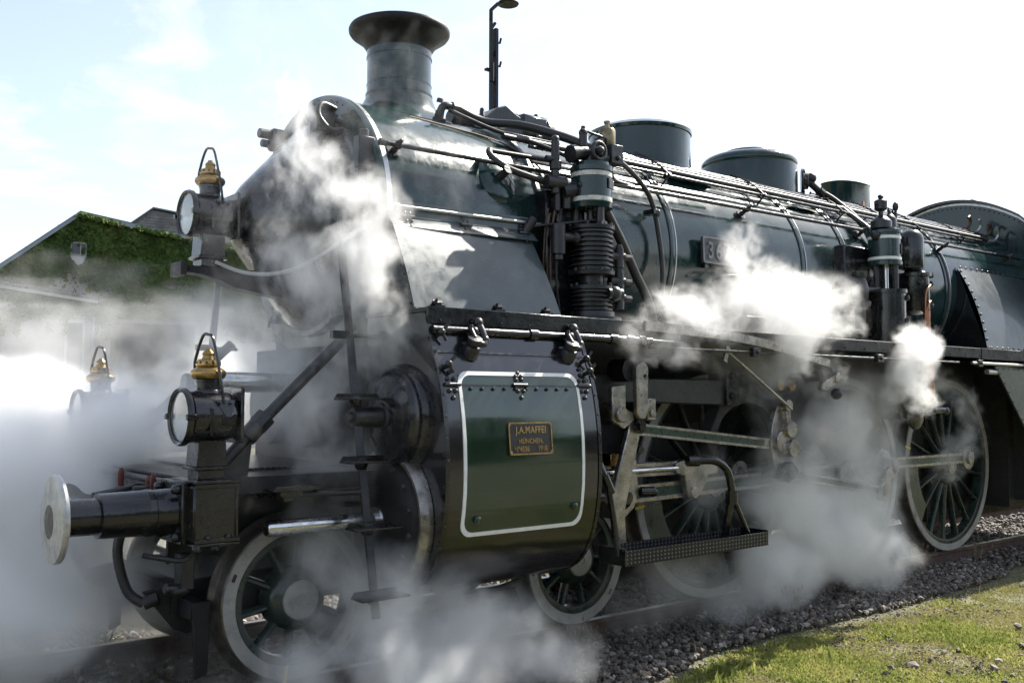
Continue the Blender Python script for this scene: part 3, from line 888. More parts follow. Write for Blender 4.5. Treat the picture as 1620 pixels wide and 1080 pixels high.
text('lettering', 'MÜNCHEN.', .038, 'brass', bpl, bp0 - bv * .012 + bn * .0095, bu, bv, bn, .005, .88, .026, 1.04)
text('lettering', 'Nº4536', .034, 'brass', bpl, bp0 - bv * .062 - bu * .075 + bn * .0095, bu, bv, bn, .005, .80, .024, 1.04)
text('lettering', '1918', .034, 'brass', bpl, bp0 - bv * .062 + bu * .092 + bn * .0095, bu, bv, bn, .005, .85, .024, 1.04)
sc = MB()
for sx_ in (-.158, .158):
    for sz_ in (-.084, .084):
        sc.bolt(bp0 + bu * sx_ + bv * sz_ + bn * .0095, bn, .007, .005, 8)
obj('plate_screws', sc, 'brass', bpl)

# ---- cylinder and valve-chest front covers
ccov = MB().lathe([(0, .0), (0, .12), (.012, .15), (.012, .30), (.03, .345), (.06, .36), (.06, .40), (.15, .42), (.15, .45)], (2.0, -1.04, .935), (1, 0, 0), 64)
cco = obj('cylinder_cover', ccov, 'soot', loco)
obj('polished_ring', MB().lathe([(0, .385), (0, .405), (.02, .42), (.075, .428), (.09, .40)], (2.045, -1.04, .935), (1, 0, 0), 72, cap=False), 'steel', cco)
for k in range(14):
    a = 2 * math.pi * k / 14
    obj('cover_nut', MB().bolt((2.03, -1.04 + .325 * math.sin(a), .935 + .325 * math.cos(a)), (-1, 0, 0), .02, .025), 'iron', cco)
obj('tail_rod_tube', MB().lathe([(0, .0), (0, .040), (.006, .046), (.70, .046), (.70, .075), (.74, .085)], (1.285, -1.035, .932), (1, 0, 0), 28), 'polished', loco)
vc = MB().lathe([(0, .0), (0, .15), (.03, .19), (.04, .25), (.08, .28), (.085, .31), (.12, .325), (.16, .33)], (1.98, -1.12, 1.54), (1, 0, 0), 56)
vco = obj('valve_chest_cover', vc, 'black', loco)
obj('cover_ring', MB().lathe([(0, .262), (-.012, .278), (0, .296), (.03, .296)], (2.05, -1.12, 1.54), (1, 0, 0), 56, cap=False), 'black', vco)
obj('spindle_cover', MB().lathe([(0, .0), (0, .022), (.012, .034), (.035, .034), (.036, .055), (.06, .062), (.22, .062), (.22, .08), (.26, .09)], (1.74, -1.12, 1.545), (1, 0, 0), 24), 'iron', loco)
obj('cylinder_rear_cover', MB().lathe([(0, .47), (.05, .455), (.10, .40), (.13, .30), (.14, .12), (.14, 0)], (CX1, -1.08, 1.42), (1, 0, 0), 48, cap=False), 'black_panel', loco)
obj('gland', MB().lathe([(0, .20), (.12, .18), (.14, .10), (.30, .09), (.31, .06)], (CX1, -1.04, .95), (1, 0, 0), 32), 'iron', loco)
# inner (high pressure) tail rod tubes above the deck
for y, x0 in ((-.30, 1.27), (.30, 1.31)):
    obj('inner_tail_tube', MB().lathe([(0, 0), (0, .058), (.008, .064), (.34, .064), (.345, .060), (.9, .060)], (x0, y, 1.755), (1, 0, .0), 24), 'polished' if y < 0 else 'iron', loco)
obj('inner_cylinder_block', MB().box(2.0, 3.3, -.68, .68, 1.22, 2.0).cyl((1.9, -.3, 1.6), (2.02, -.3, 1.6), .27, n=36).cyl((1.9, .3, 1.6), (2.02, .3, 1.6), .27, n=36), 'soot', loco, 0.008)

# ---- chimney
cm_ = MB(); nseg = 72; vs = []
for i, r in enumerate((.40, .345, .305, .277, .258, .248, .243, .241, .241, .243)):
    for k in range(nseg):
        a = 2 * math.pi * k / nseg
        x, y = 2.795 + r * math.sin(a), -r * math.cos(a)
        base = ZB + math.sqrt(RB * RB - y * y) + .003
        z = base + (0, .018, .045, .085)[i] if i < 4 else (3.87, 3.90, 3.93, 4.0, 4.16, 4.25)[i - 4]
        vs.append(V(x, y, z))
cm_.add(vs, [(i * nseg + k, i * nseg + (k + 1) % nseg, (i + 1) * nseg + (k + 1) % nseg, (i + 1) * nseg + k) for i in range(9) for k in range(nseg)])
ch = obj('chimney', cm_, 'boiler', loco)
obj('chimney_cap', MB().lathe([(0, .243), (.02, .252), (.06, .278), (.09, .312), (.112, .345), (.128, .368), (.145, .379), (.165, .380), (.182, .372), (.192, .352), (.196, .318), (.21, .305), (.216, .27), (.21, .25), (.19, .235), (.15, .225), (-.3, .22)],
                              (2.795, 0, 4.245), (0, 0, 1), 72, cap=False), 'soot', ch)
for z, r in ((3.90, .2475), (4.185, .2425)):
    obj('chimney_band', MB().lathe([(0, r - .01), (.004, r + .004), (.02, r + .004), (.024, r - .01)], (2.795, 0, z), (0, 0, 1), 72, cap=False), 'boiler', ch)
obj('chimney_wire', MB().lathe([(0, .239), (.002, .245), (.006, .239)], (2.795, 0, 3.985), (0, 0, 1), 72, cap=False), 'black', ch)

# ---- boiler barrel
bo = obj('boiler', MB().lathe([(0, .885), (5.95, .885)], (3.46, 0, ZB), (1, 0, 0), 128, cap=False), 'boiler', loco)
for x in (4.82, 6.62, 7.35, 9.30):
    obj('boiler_band', MB().lathe([(0, .87), (0, .893), (.008, .896), (.05, .896), (.058, .893), (.058, .87)], (x, 0, ZB), (1, 0, 0), 128, cap=False), 'boiler', bo)
    obj('band_edge', MB().lathe([(0, .88), (0, .898), (.010, .898), (.010, .88)], (x + .06, 0, ZB), (1, 0, 0), 128, cap=False), 'band', bo)
rv = MB()
for x in (4.84, 6.64, 7.37):
    for k in range(3):
        rv.tube([around(x - .02, 118 + 4 * k, .90), around(x + .2, 118 + 4 * k, .90)], .004, 6)
obj('band_clamp', rv, 'iron', bo)
# wash-out plugs on smokebox and barrel
q = around(3.08, 68, RB)
pr = MB().lathe([(-.05, .21), (-.012, .175), (.008, .14), (.022, .10), (.030, .06), (.032, 0)], q, radial(68), 32)
obj('plug_boss', pr, 'boiler', sb)
obj('plug', MB().cyl(q + radial(68) * .02, q + radial(68) * .12, .030, n=14).cyl(q + radial(68) * .115, q + radial(68) * .135, .036, n=8), 'iron', sb)

# ---- domes
d1 = obj('sand_dome', MB().lathe([(0, .65), (.04, .56), (.09, .495), (.15, .473), (.24, .463), (.50, .463)], (5.41, 0, 3.55), (0, 0, 1), 80, cap=False), 'boiler', loco)
obj('dome_lid', MB().lathe([(0, .473), (.03, .477), (.035, .466), (.07, .40), (.095, .26), (.105, 0)], (5.41, 0, 4.045), (0, 0, 1), 80, cap=False), 'boiler', d1)
d2 = obj('steam_dome', MB().lathe([(0, .66), (.04, .57), (.09, .51), (.15, .487), (.24, .480), (.50, .480), (.52, .474)], (7.03, 0, 3.49), (0, 0, 1), 80, cap=False), 'boiler', loco)
obj('dome_lid', MB().lathe([(0, .474), (.02, .486), (.05, .484), (.09, .45), (.115, .40), (.13, .26), (.135, 0)], (7.03, 0, 4.0), (0, 0, 1), 80, cap=False), 'boiler', d2)
obj('lid_cap', MB().lathe([(0, .25), (.03, .27), (.05, .25), (.06, 0)], (7.03, 0, 4.12), (0, 0, 1), 48, cap=False), 'black', d2)
q = V(7.08 + .48 * math.sin(R(38)), -.48 * math.cos(R(38)), 3.86); dq = V(math.sin(R(38)), -math.cos(R(38)), 0)
vv = MB().lathe([(0, .13), (.02, .13), (.03, .09), (.07, .085), (.08, .05)], q, dq, 16).ball(q + dq * .09 + V(.02, 0, .03), .055).cyl(q + dq * .07, q + dq * .10 + V(.12, -.02, -.10), .035)
for k in range(8):
    a = k * math.pi / 4
    u_, v_, _ = frame_of(dq)
    vv.bolt(q + dq * .02 + (u_ * math.cos(a) + v_ * math.sin(a)) * .11, dq, .016, .02)
vv.cyl(q + dq * .10 + V(.1, -.02, -.09), q + dq * .10 + V(.16, -.03, -.12), .045, n=8)
obj('dome_valve', vv, 'iron', d2)
obj('dome_pipe', MB().tube([q + dq * .12 + V(.14, -.02, -.11), V(7.75, -.56, 3.66), V(7.86, -.76, 3.42), V(7.92, -.88, 3.1), V(7.95, -.93, 2.8), V(7.95, -.93, 2.45)], .030, 12, smooth=6), 'hose', loco)
obj('branch_pipe', MB().tube([V(7.74, -.60, 3.60), V(7.82, -.84, 3.38), V(7.68, -1.02, 3.27), V(7.6, -1.1, 3.22)], .026, 10, smooth=6), 'hose', loco)
# oval shroud with three slots
ov = MB(); n = 56; vs = []
for z in (3.58, 3.70, 4.055, 4.075, 4.075, 4.05):
    k = 1.0 if z < 4.06 else 1.03
    if len(vs) >= 4 * n: k = .97
    for i in range(n):
        a = 2 * math.pi * i / n
        vs.append(V(8.80 + .34 * k * math.copysign(abs(math.cos(a)) ** .8, math.cos(a)), .20 * k * math.copysign(abs(math.sin(a)) ** .8, math.sin(a)), z))
ov.add(vs, [(r_ * n + i, r_ * n + (i + 1) % n, (r_ + 1) * n + (i + 1) % n, (r_ + 1) * n + i) for r_ in range(5) for i in range(n)])
ovo = obj('safety_valve_shroud', ov, 'boiler', loco)
for x in (8.62, 8.72, 8.83):
    obj('slot', MB().prism(rrect(-.022, .022, -.07, .07, .021, 4), (x, -.207 + (.03 if x < 8.65 else 0.012 if x < 8.75 else 0), 3.80), (1, 0, 0), (0, 0, 1), (0, .012, 0)), 'copper', ovo)

# ---- firebox wrapper and side sheets
fb = obj('firebox', MB().lathe([(0, .905), (1.9, .93)], (9.37, 0, ZB), (1, 0, 0), 96, cap=False), 'boiler', loco)
sh = MB()
def sheet_pt(x, t):
    a = around(x, 74, .93); b = V(x + .52 if x < 9.6 else x, -1.30, 2.18)
    return a * (1 - t) + b * t + unit(V(0, -.9, .45)) * .05 * math.sin(math.pi * t)
xs = np.linspace(9.42, 11.3, 13); vs = []
for i, x in enumerate(xs):
    for j in range(9):
        t = j / 8
        xa = 9.56 + (11.3 - 9.56) * i / 12; xb = 9.36 + (11.3 - 9.36) * i / 12
        a = around(xa, 74, .935); b = V(xb, -1.30, 2.18)
        vs.append(a * (1 - t) + b * t + unit(V(0, -.9, .45)) * .05 * math.sin(math.pi * t))
sh.add(vs, [(i * 9 + j, (i + 1) * 9 + j, (i + 1) * 9 + j + 1, i * 9 + j + 1) for i in range(12) for j in range(8)])
sho = obj('firebox_side_sheet', sh, 'sheet', loco)
obj('throat_sheet', MB().add([around(9.56, 74, .93), V(9.36, -1.30, 2.18), V(9.42, -.62, 2.18), around(9.5, 100, .90)], [(0, 1, 2, 3)]), 'black_panel', sho)
rv = MB()
for t in np.linspace(.04, .98, 11):
    a = around(9.56, 74, .935); b = V(9.36, -1.30, 2.18)
    rv.rivet(a * (1 - t) + b * t + unit(V(0, -.9, .45)) * .05 * math.sin(math.pi * t) + V(.03, -.004, 0), V(0, -.9, .45), .015)
for x in np.arange(9.62, 11.2, .13):
    rv.rivet(around(x, 73, .938), radial(73), .014).rivet((x - .2, -1.312, 2.2), (0, -1, .2), .016)
obj('sheet_bolts', rv, 'iron', sho, kind='stuff')
obj('firebox_band', MB().lathe([(0, .89), (0, .915), (.012, .915), (.012, .89)], (9.36, 0, ZB), (1, 0, 0), 96, cap=False), 'band', fb)

# ---- cab
def roof_z(y, top=4.17):
    return top - .30 * (abs(y) / .9) ** 2 - .14 * max(0, abs(y) - .9) / .5
poly = [(-1.45, 1.4)] + [(y, roof_z(y)) for y in np.linspace(-1.45, 1.45, 33)] + [(1.45, 1.4)]
cab = obj('cab_front', MB().prism(poly, (11.2, 0, 0), (0, 1, 0), (0, 0, 1), (.03, 0, 0)), 'boiler', loco)
rf = MB(); vs = []
for y in np.linspace(-1.5, 1.5, 41):
    z = roof_z(y)
    vs += [V(11.12, y, z + .002), V(11.12, y, z + .03), V(13.4, y, z + .03), V(13.4, y, z + .002)]
rf.add(vs, [(i * 4 + k, i * 4 + (k + 1) % 4, (i + 1) * 4 + (k + 1) % 4, (i + 1) * 4 + k) for i in range(40) for k in range(4)])
obj('cab_roof', rf, 'black', cab)
obj('roof_vent', MB().prism([(-.3, 4.18), (-.16, 4.245), (.16, 4.245), (.3, 4.18)], (11.5, 0, 0), (0, 1, 0), (0, 0, 1), (1.2, 0, 0)), 'black', cab)
tr = MB(); vs = []
for y in np.linspace(-1.45, 1.45, 41):
    z = roof_z(y)
    vs += [V(11.19, y, z - .035), V(11.19, y, z - .008)]
obj('roof_angle', tr.add(vs, [(2 * i, 2 * i + 1, 2 * i + 3, 2 * i + 2) for i in range(40)]), 'band', cab)
rv = MB()
for y in np.linspace(-1.35, 1.35, 46):
    rv.rivet((11.198, y, roof_z(y) - .07), (-1, 0, 0), .010)
for y in np.linspace(-1.15, -.5, 12):
    for z in np.linspace(3.46, 3.62, 2):
        rv.rivet((11.198, y, z + (y + .8) * .05), (-1, 0, 0), .009)
    rv.box(11.196, 11.2, y - .004, y + .004, 3.47, 3.60)
for y, z in ((-1.05, 3.05), (-.98, 3.18), (-1.2, 3.0), (-1.25, 3.3)):
    rv.bolt((11.198, y, z), (-1, 0, 0), .022, .012, 10)
obj('front_rivets', rv, 'iron', cab, kind='stuff')
obj('cab_side', MB().box(11.23, 13.4, -1.46, -1.43, 1.42, 3.55), 'green', cab)
# lower apron below the running board
ap = MB().prism([(9.33, 2.0), (12.5, 2.0), (12.5, 1.2), (10.15, 1.2)], (0, -1.39, 0), (1, 0, 0), (0, 0, 1), (0, .02, 0))
apo = obj('cab_apron', ap, 'plate', loco)
rv = MB()
for x in np.arange(9.4, 12.4, .12):
    rv.rivet((x, -1.39, 1.975), (0, -1, 0), .009)
for t in np.linspace(.1, .95, 8):
    rv.rivet((9.33 + .82 * t + .03, -1.39, 2.0 - .8 * t), (0, -1, 0), .009)
obj('apron_rivets', rv, 'iron', apo, kind='stuff')

# ---- handrail
hr = obj('handrail', MB().cyl((2.13, -.865, 3.285), (11.2, -.865, 3.36), .017, n=12).cyl((2.10, -.865, 3.285), (2.15, -.865, 3.285), .024), 'black', loco)
for x in (2.24, 4.05, 5.85, 7.72, 9.35, 10.9):
    z = 3.285 + (x - 2.13) * .0083
    a = math.degrees(math.atan2(.865, z - ZB))
    q = around(x, a, .90); q2 = V(x, -.865, z)
    obj('handrail_post', MB().ball(q2, .030, 10, 7).cyl(q2, q, .016, .024, 10).cyl(q, q + radial(a) * .012, .05, n=16).cyl(q2 + radial(a) * .02, q2 + radial(a) * .06, .018, .01), 'black', hr)

# ---- pipes along the boiler top
pp = obj('boiler_top_pipes', MB().cyl((4.3, -.36, 3.722), (10.95, -.36, 3.745), .013), 'black', loco)
for y, r, x0, x1, m in ((-.41, .013, 4.5, 10.95, 'black'), (-.455, .012, 4.6, 11.0, 'black'), (-.50, .013, 4.2, 11.05, 'black'), (-.545, .012, 4.4, 11.0, 'iron'), (-.62, .024, 3.3, 10.9, 'hose'), (-.68, .014, 3.5, 10.6, 'black')):
    z = ZB + math.sqrt(.955 ** 2 - y * y)
    z2 = z + .02
    obj('top_pipe', MB().cyl((x0, y, z), (x1, y, z2), r, n=10), m, pp)
for x in (5.0, 6.3, 7.6, 8.4, 9.1, 10.1):
    a0_, a1_ = 20, 47
    cm = MB().tube([around(x, a, .938) for a in np.linspace(a0_, a1_, 7)], .010, 6).tube([around(x, a, .985) for a in np.linspace(a0_, a1_, 7)], .008, 6)
    for a in (a0_, 33, a1_):
        cm.cyl(around(x, a, .88), around(x, a, 1.0), .010, n=8)
    obj('pipe_clamp', cm, 'black', pp)
for k, (x, y) in enumerate(((10.92, -.36), (11.0, -.45), (11.06, -.545), (11.04, -.64))):
    z = ZB + math.sqrt(.955 ** 2 - y * y) + .02
    obj('pipe_bend', MB().tube([V(x - .16, y, z), V(x - .03, y, z + .01), V(x + .04, y - .02, z + .08), V(x - .01, y - .04, z + .16), V(x - .09, y - .06, z + .13)], .017, 9, smooth=5), 'old_copper' if k % 2 == 0 else 'band', pp)
rr = MB().tube([V(4.35, .02, 3.80), V(4.6, -.05, 3.79), V(11.0, -.05, 3.80)], .012)
obj('regulator_rod', rr, 'black', loco)
# thick hose from smokebox elbow to air pump
q = around(2.93, 21, RB)
elb = MB().lathe([(0, .06), (.02, .06), (.025, .035), (.07, .033)], q, radial(21), 16).tube([q + radial(21) * .05, q + radial(21) * .11 + V(.02, 0, .0), q + radial(21) * .115 + V(.1, 0, 0)], .03, 10, smooth=4).bolt(q + radial(21) * .13 + V(-.02, 0, 0), radial(21), .025, .03).cyl(q + radial(21) * .115 + V(.09, 0, 0), q + radial(21) * .115 + V(.14, 0, 0), .04, n=8)
eo = obj('exhaust_elbow', elb, 'iron', loco)
obj('exhaust_hose', MB().tube([q + radial(21) * .115 + V(.13, 0, 0), V(3.3, -.40, 3.73), V(3.52, -.58, 3.70), V(3.70, -.82, 3.60), V(3.80, -1.0, 3.50), V(3.82, -1.05, 3.44)], .034, 12, smooth=7), 'hose', loco)
obj('thin_pipe', MB().tube([q + radial(21) * .08 + V(.05, -.03, 0), V(3.3, -.52, 3.64), V(3.6, -.68, 3.55), V(3.85, -.82, 3.44), V(4.2, -.82, 3.36), V(5.5, -.80, 3.37)], .016, 10, smooth=6), 'hose', loco)
obj('thin_wire', MB().tube([V(2.6, -.45, 3.63), V(2.9, -.5, 3.6), V(3.3, -.60, 3.53), V(3.55, -.75, 3.35), V(3.6, -.86, 3.1)], .006, 6, smooth=6), 'old_copper', loco)
obj('bypass_pipe', MB().tube([V(3.05, -.78, 3.40), V(3.02, -.84, 3.34), V(3.10, -.93, 3.25), V(3.28, -.99, 3.20), V(3.44, -1.01, 3.18)], .024, 10, smooth=6).cyl((3.05, -.77, 3.40), (3.7, -.80, 3.41), .018), 'hose', loco)

# ---- turbine blower unit on top
tb = MB()
tb.prism([(3.38, 3.75), (3.38, 3.80), (3.52, 3.88), (3.60, 3.95), (3.70, 3.99), (3.82, 3.93), (3.88, 3.91), (3.88, 3.76)], (0, -.16, 0), (1, 0, 0), (0, 0, 1), (0, .30, 0))
tb.cyl((3.30, 0, 3.85), (3.46, 0, 3.85), .055, n=20).cyl((3.26, 0, 3.85), (3.30, 0, 3.85), .062, n=20)
tbo = obj('turbine_blower', tb, 'iron', loco, 0.008)
obj('blower_drum', MB().lathe([(0, .10), (.02, .15), (.30, .155), (.31, .17), (.36, .17), (.37, .10), (.41, .09), (.42, 0)], (3.86, 0, 3.84), (1, 0, 0), 32), 'iron', tbo)
obj('blower_cover', MB().box(3.87, 4.14, -.17, .05, 3.83, 3.96), 'black', tbo, 0.02)
obj('blower_foot', MB().box(3.45, 4.25, -.20, .2, 3.72, 3.765).box(3.55, 3.62, -.18, .18, 3.7, 3.8).box(4.0, 4.07, -.18, .18, 3.7, 3.8), 'iron', tbo, 0.004)
rv = MB().bolt((3.34, 0, 3.90), (0, 0, 1), .022, .04).bolt((3.52, -.08, 3.89), (0, 0, 1), .02, .06).bolt((4.10, -.06, 3.96), (0, 0, 1), .02, .05).bolt((4.27, 0, 3.72), (1, 0, 0), .03, .05)
for k in range(6):
    rv.bolt((3.50 + .05 * (k % 3), -.16, 3.80 + .05 * (k // 3)), (0, -1, 0), .013, .015)
obj('blower_bolts', rv, 'iron', tbo)

# number plate
npc = around(5.40, 88, .90); nn = radial(88); nu = V(1, 0, 0); nv = V(0, -nn[2], nn[1]) * -1
nv = nv if nv[2] > 0 else -nv
npo = npc + nn * .03
npl = obj('number_plate', MB().prism(rrect(-.255, .255, -.112, .112, .02, 4), npo, nu, nv, nn * .018), 'number_dark', loco)
lo = MB(); pl_ = rrect(-.255, .255, -.112, .112, .02, 4); m_ = len(pl_); vs = []
for (x, z) in pl_:
    for kx, kz, hgt in ((1, 1, .01), (1, 1, .028), (1 - .016 / .255, 1 - .016 / .112, .028), (1 - .016 / .255, 1 - .016 / .112, .01)):
        vs.append(npo + nu * x * kx + nv * z * kz + nn * hgt)
obj('plate_border', lo.add(vs, [(i * 4 + k, i * 4 + k + 1, ((i + 1) % m_) * 4 + k + 1, ((i + 1) % m_) * 4 + k) for i in range(m_) for k in range(3)]), 'number', npl, smooth=0)
for i, ch_ in enumerate('3673'):
    text('digit', ch_, .145, 'number', npl, npo + nu * (-.158 + .105 * i) + nn * .017, nu, nv, nn, .012, .82, .018)
obj('plate_bracket', MB().box(5.2, 5.24, npo[1], -.86, 2.74, 2.96).box(5.56, 5.6, npo[1], -.86, 2.74, 2.96), 'black', npl)
# lubricator-like fitting under the number plate
q = V(5.45, -1.12, 2.20)
lu = MB().box(5.22, 5.62, -1.22, -1.0, 2.18, 2.33).cyl((5.5, -1.12, 2.33), (5.5, -1.12, 2.52), .05).ball((5.5, -1.12, 2.55), .055).tube([V(5.5, -1.12, 2.55), V(5.56, -1.16, 2.66), V(5.68, -1.18, 2.68)], .018, smooth=4).ball((5.70, -1.18, 2.685), .028)
lu.tube([V(5.2, -1.0, 2.62), V(5.3, -1.05, 2.66), V(5.45, -1.1, 2.66), V(5.5, -1.12, 2.6)], .016, smooth=4)
obj('lubricator', lu, 'iron', loco, 0.006)

# ---- air pump
AX, AY = 3.735, -1.10
ap_ = obj('air_pump', MB().lathe([(0, .215), (.035, .215), (.04, .17), (.075, .165)], (AX, AY, 2.196), (0, 0, 1), 36), 'iron', loco)
def fins(z0, z1, n_, r0, r1):
    prof = [(z0, r0)]
    d = (z1 - z0) / n_
    for i in range(n_):
        a = z0 + i * d
        prof += [(a + .15 * d, r0), (a + .3 * d, r1), (a + .72 * d, r1), (a + .87 * d, r0)]
    prof.append((z1, r0))
    return MB().lathe(prof, (AX, AY, 0), (0, 0, 1), 40)
obj('fin_cylinder', fins(2.27, 2.43, 5, .125, .152), 'iron', ap_, smooth=30)
obj('fin_cylinder', fins(2.555, 2.86, 9, .132, .158), 'iron', ap_, smooth=30)
obj('pump_neck', MB().lathe([(2.43, .155), (2.455, .155), (2.46, .09), (2.53, .09), (2.535, .165), (2.56, .168), (2.562, .14)], (AX, AY, 0), (0, 0, 1), 32), 'iron', ap_)
obj('pump_flange', MB().lathe([(2.86, .166), (2.885, .168), (2.89, .10), (2.92, .06), (2.925, .035), (3.01, .035)], (AX, AY, 0), (0, 0, 1), 32), 'iron', ap_)
for k in range(3):
    a = R(20 + 120 * k)
    obj('pump_column', MB().cyl((AX + .11 * math.cos(a), AY + .11 * math.sin(a), 2.87), (AX + .11 * math.cos(a), AY + .11 * math.sin(a), 3.03), .030), 'iron', ap_)
rv = MB()
for z, r in ((2.56, .155), (2.885, .155), (2.455, .145), (3.02, .135)):
    for k in range(10):
        a = 2 * math.pi * k / 10
        rv.bolt((AX + r * math.cos(a), AY + r * math.sin(a), z), (0, 0, 1), .014, .022)
for k in range(5):
    rv.bolt((AX - .02 + .03 * k, AY - .05, 2.97 - .02 * k), (0, -1, .2), .02, .03)
obj('pump_nuts', rv, 'iron', ap_, kind='stuff')
sc_ = obj('steam_cylinder', MB().lathe([(3.01, .10), (3.015, .152), (3.05, .157), (3.055, .147), (3.275, .147), (3.28, .156), (3.315, .156), (3.32, .135), (3.345, .132), (3.35, .05)], (AX, AY, 0), (0, 0, 1), 48), 'boiler', ap_)
def worn_band(z, h=.016):
    return MB().lathe([(z - h, .1475), (z - h, .150), (z + h, .150), (z + h, .1475)], (AX, AY, 0), (0, 0, 1), 48, cap=False)
M['worn_white'] = material('worn_white_band', (0.62, 0.60, 0.56), 0.5, 0, 0.15, 20, 0, 30, 0.1, 0, (0.03, 0.035, 0.035), 1.0, 14)
obj('white_band', worn_band(3.255), 'worn_white', ap_)
obj('white_band', worn_band(3.075), 'worn_white', ap_)
ta = R(-62)
pl0 = V(AX + .147 * math.cos(ta), AY + .147 * math.sin(ta), 3.19); pn = V(math.cos(ta), math.sin(ta), 0); pu = V(-math.sin(ta), math.cos(ta), 0)
obj('maker_plate', MB().obox(pl0 + pn * .002, pu * .052, V(0, 0, .036), pn * .004).obox(pl0 + pn * .006, pu * .046, V(0, 0, .004), pn * .002).obox(pl0 + pn * .006 + V(0, 0, .018), pu * .040, V(0, 0, .003), pn * .002).obox(pl0 + pn * .006 - V(0, 0, .018), pu * .044, V(0, 0, .003), pn * .002), 'iron', ap_)
hd = MB()
hd.lathe([(0, .06), (.09, .058)], (AX - .01, AY, 3.345), (0, 0, 1), 20)
hd.tube([V(AX - .01 + .062 * math.cos(a), AY - .09, 3.425 + .062 * math.sin(a)) for a in np.linspace(0, 2 * math.pi, 21)[:-1]], .016, 8, closed=True)
hd.cyl((AX - .01, AY - .11, 3.425), (AX - .01, AY + .02, 3.425), .032, n=12).ball((AX - .01, AY - .11, 3.425), .026)
hd.cyl((AX - .17, AY, 3.40), (AX - .06, AY, 3.42), .052, n=14).cyl((AX - .20, AY + .01, 3.39), (AX - .15, AY + .01, 3.40), .066, n=10)
hd.cyl((AX - .08, AY, 3.42), (AX - .08, AY, 3.55), .030).ball((AX - .08, AY, 3.56), .034).cyl((AX - .08, AY, 3.56), (AX - .08, AY, 3.61), .016)
hd.cyl((AX + .07, AY, 3.36), (AX + .07, AY, 3.53), .024).bolt((AX + .07, AY, 3.52), (0, 0, 1), .03, .03)
hd.tube([V(AX - .12, AY - .02, 3.575), V(AX + .06, AY - .02, 3.56), V(AX + .13, AY - .02, 3.55), V(AX + .14, AY - .02, 3.48)], .010, 8)
hd.cyl((AX + .06, AY - .03, 3.40), (AX + .14, AY - .03, 3.395), .045, n=12)
obj('valve_gear_head', hd, 'iron', ap_, 0.002)
obj('slide_box', MB().box(AX + .12, AY and AX + .24, AY - .09, AY + .07, 3.36, 3.50).bolt((AX + .18, AY - .09, 3.40), (0, -1, 0), .02, .02).bolt((AX + .24, AY, 3.43), (1, 0, 0), .024, .03), 'iron', ap_, 0.01)
obj('lubricator_cup', MB().lathe([(0, .05), (.02, .06), (.025, .062), (.13, .062), (.14, .055), (.145, .02), (.18, .016), (.185, .024), (.20, .024)], (AX + .19, AY + .03, 3.50), (0, 0, 1), 24), 'dull_brass', ap_)
sv = MB()
for z, dx in ((2.68, .17), (2.50, .13), (2.38, .10)):
    sv.cyl((AX + .12, AY - .06, z), (AX + .24, AY - .09, z), .034, n=12).cyl((AX + .20, AY - .08, z - .08), (AX + .20, AY - .08, z + .06), .036, n=10).cyl((AX + .24, AY - .09, z), (AX + .30, AY - .10, z), .022, n=8)
    sv.bolt((AX + .20, AY - .08, z + .05), (0, 0, 1), .028, .04)
sv.ball((AX + .08, AY - .15, 2.40), .055).cyl((AX + .02, AY - .14, 2.40), (AX + .14, AY - .16, 2.40), .04)
obj('pump_valves', sv, 'iron', ap_)
lv = MB().cyl((AX - .32, AY, 2.66), (AX - .32, AY, 2.87), .052, n=14).cyl((AX - .32, AY, 2.62), (AX - .32, AY, 2.66), .036, n=10).cyl((AX - .3, AY, 2.79), (AX - .12, AY, 2.79), .036, n=12).ball((AX - .15, AY, 2.79), .05)
obj('suction_filter', lv, 'iron', ap_, 0.003)
# governor and pipework left of pump
gv = MB().cyl((3.44, -1.04, 3.10), (3.44, -1.04, 3.48), .030, n=12).cyl((3.44, -1.04, 3.27), (3.44, -1.04, 3.33), .044, n=10).ball((3.44, -1.04, 3.49), .030).cyl((3.36, -1.03, 3.18), (3.52, -1.05, 3.18), .05, n=10).cyl((3.36, -1.03, 3.345), (3.44, -1.04, 3.345), .022)
gv.cyl((3.50, -1.05, 3.12), (3.64, -1.08, 3.16), .055, n=12).cyl((3.54, -1.05, 3.0), (3.54, -1.05, 3.16), .035).bolt((3.60, -1.12, 3.17), (0, -1, 0), .025, .03).cyl((3.46, -1.04, 2.98), (3.46, -1.04, 3.14), .022)
obj('steam_governor', gv, 'iron', loco, 0.003)
obj('back_bracket', MB().box(3.40, 3.78, -.99, -.86, 2.2, 3.14).box(3.46, 3.64, -1.02, -.98, 2.9, 3.2), 'black', loco, 0.01)
for k, (x0, y0) in enumerate(((3.42, -1.03), (3.47, -1.04), (3.39, -.99))):
    obj('copper_tube', MB().tube([V(x0 + .03, y0, 3.0), V(x0, y0, 2.85), V(x0 - .01, y0 + .01, 2.5), V(x0 + .02, y0, 2.22)], .008, 7, smooth=4), 'old_copper' if k != 1 else 'hose', loco)
obj('operating_rod', MB().cyl((3.28, -.965, 2.86), (3.74, -1.20, 2.93), .010).cyl((3.24, -.93, 2.80), (3.30, -.97, 2.92), .035, n=10), 'iron', loco)
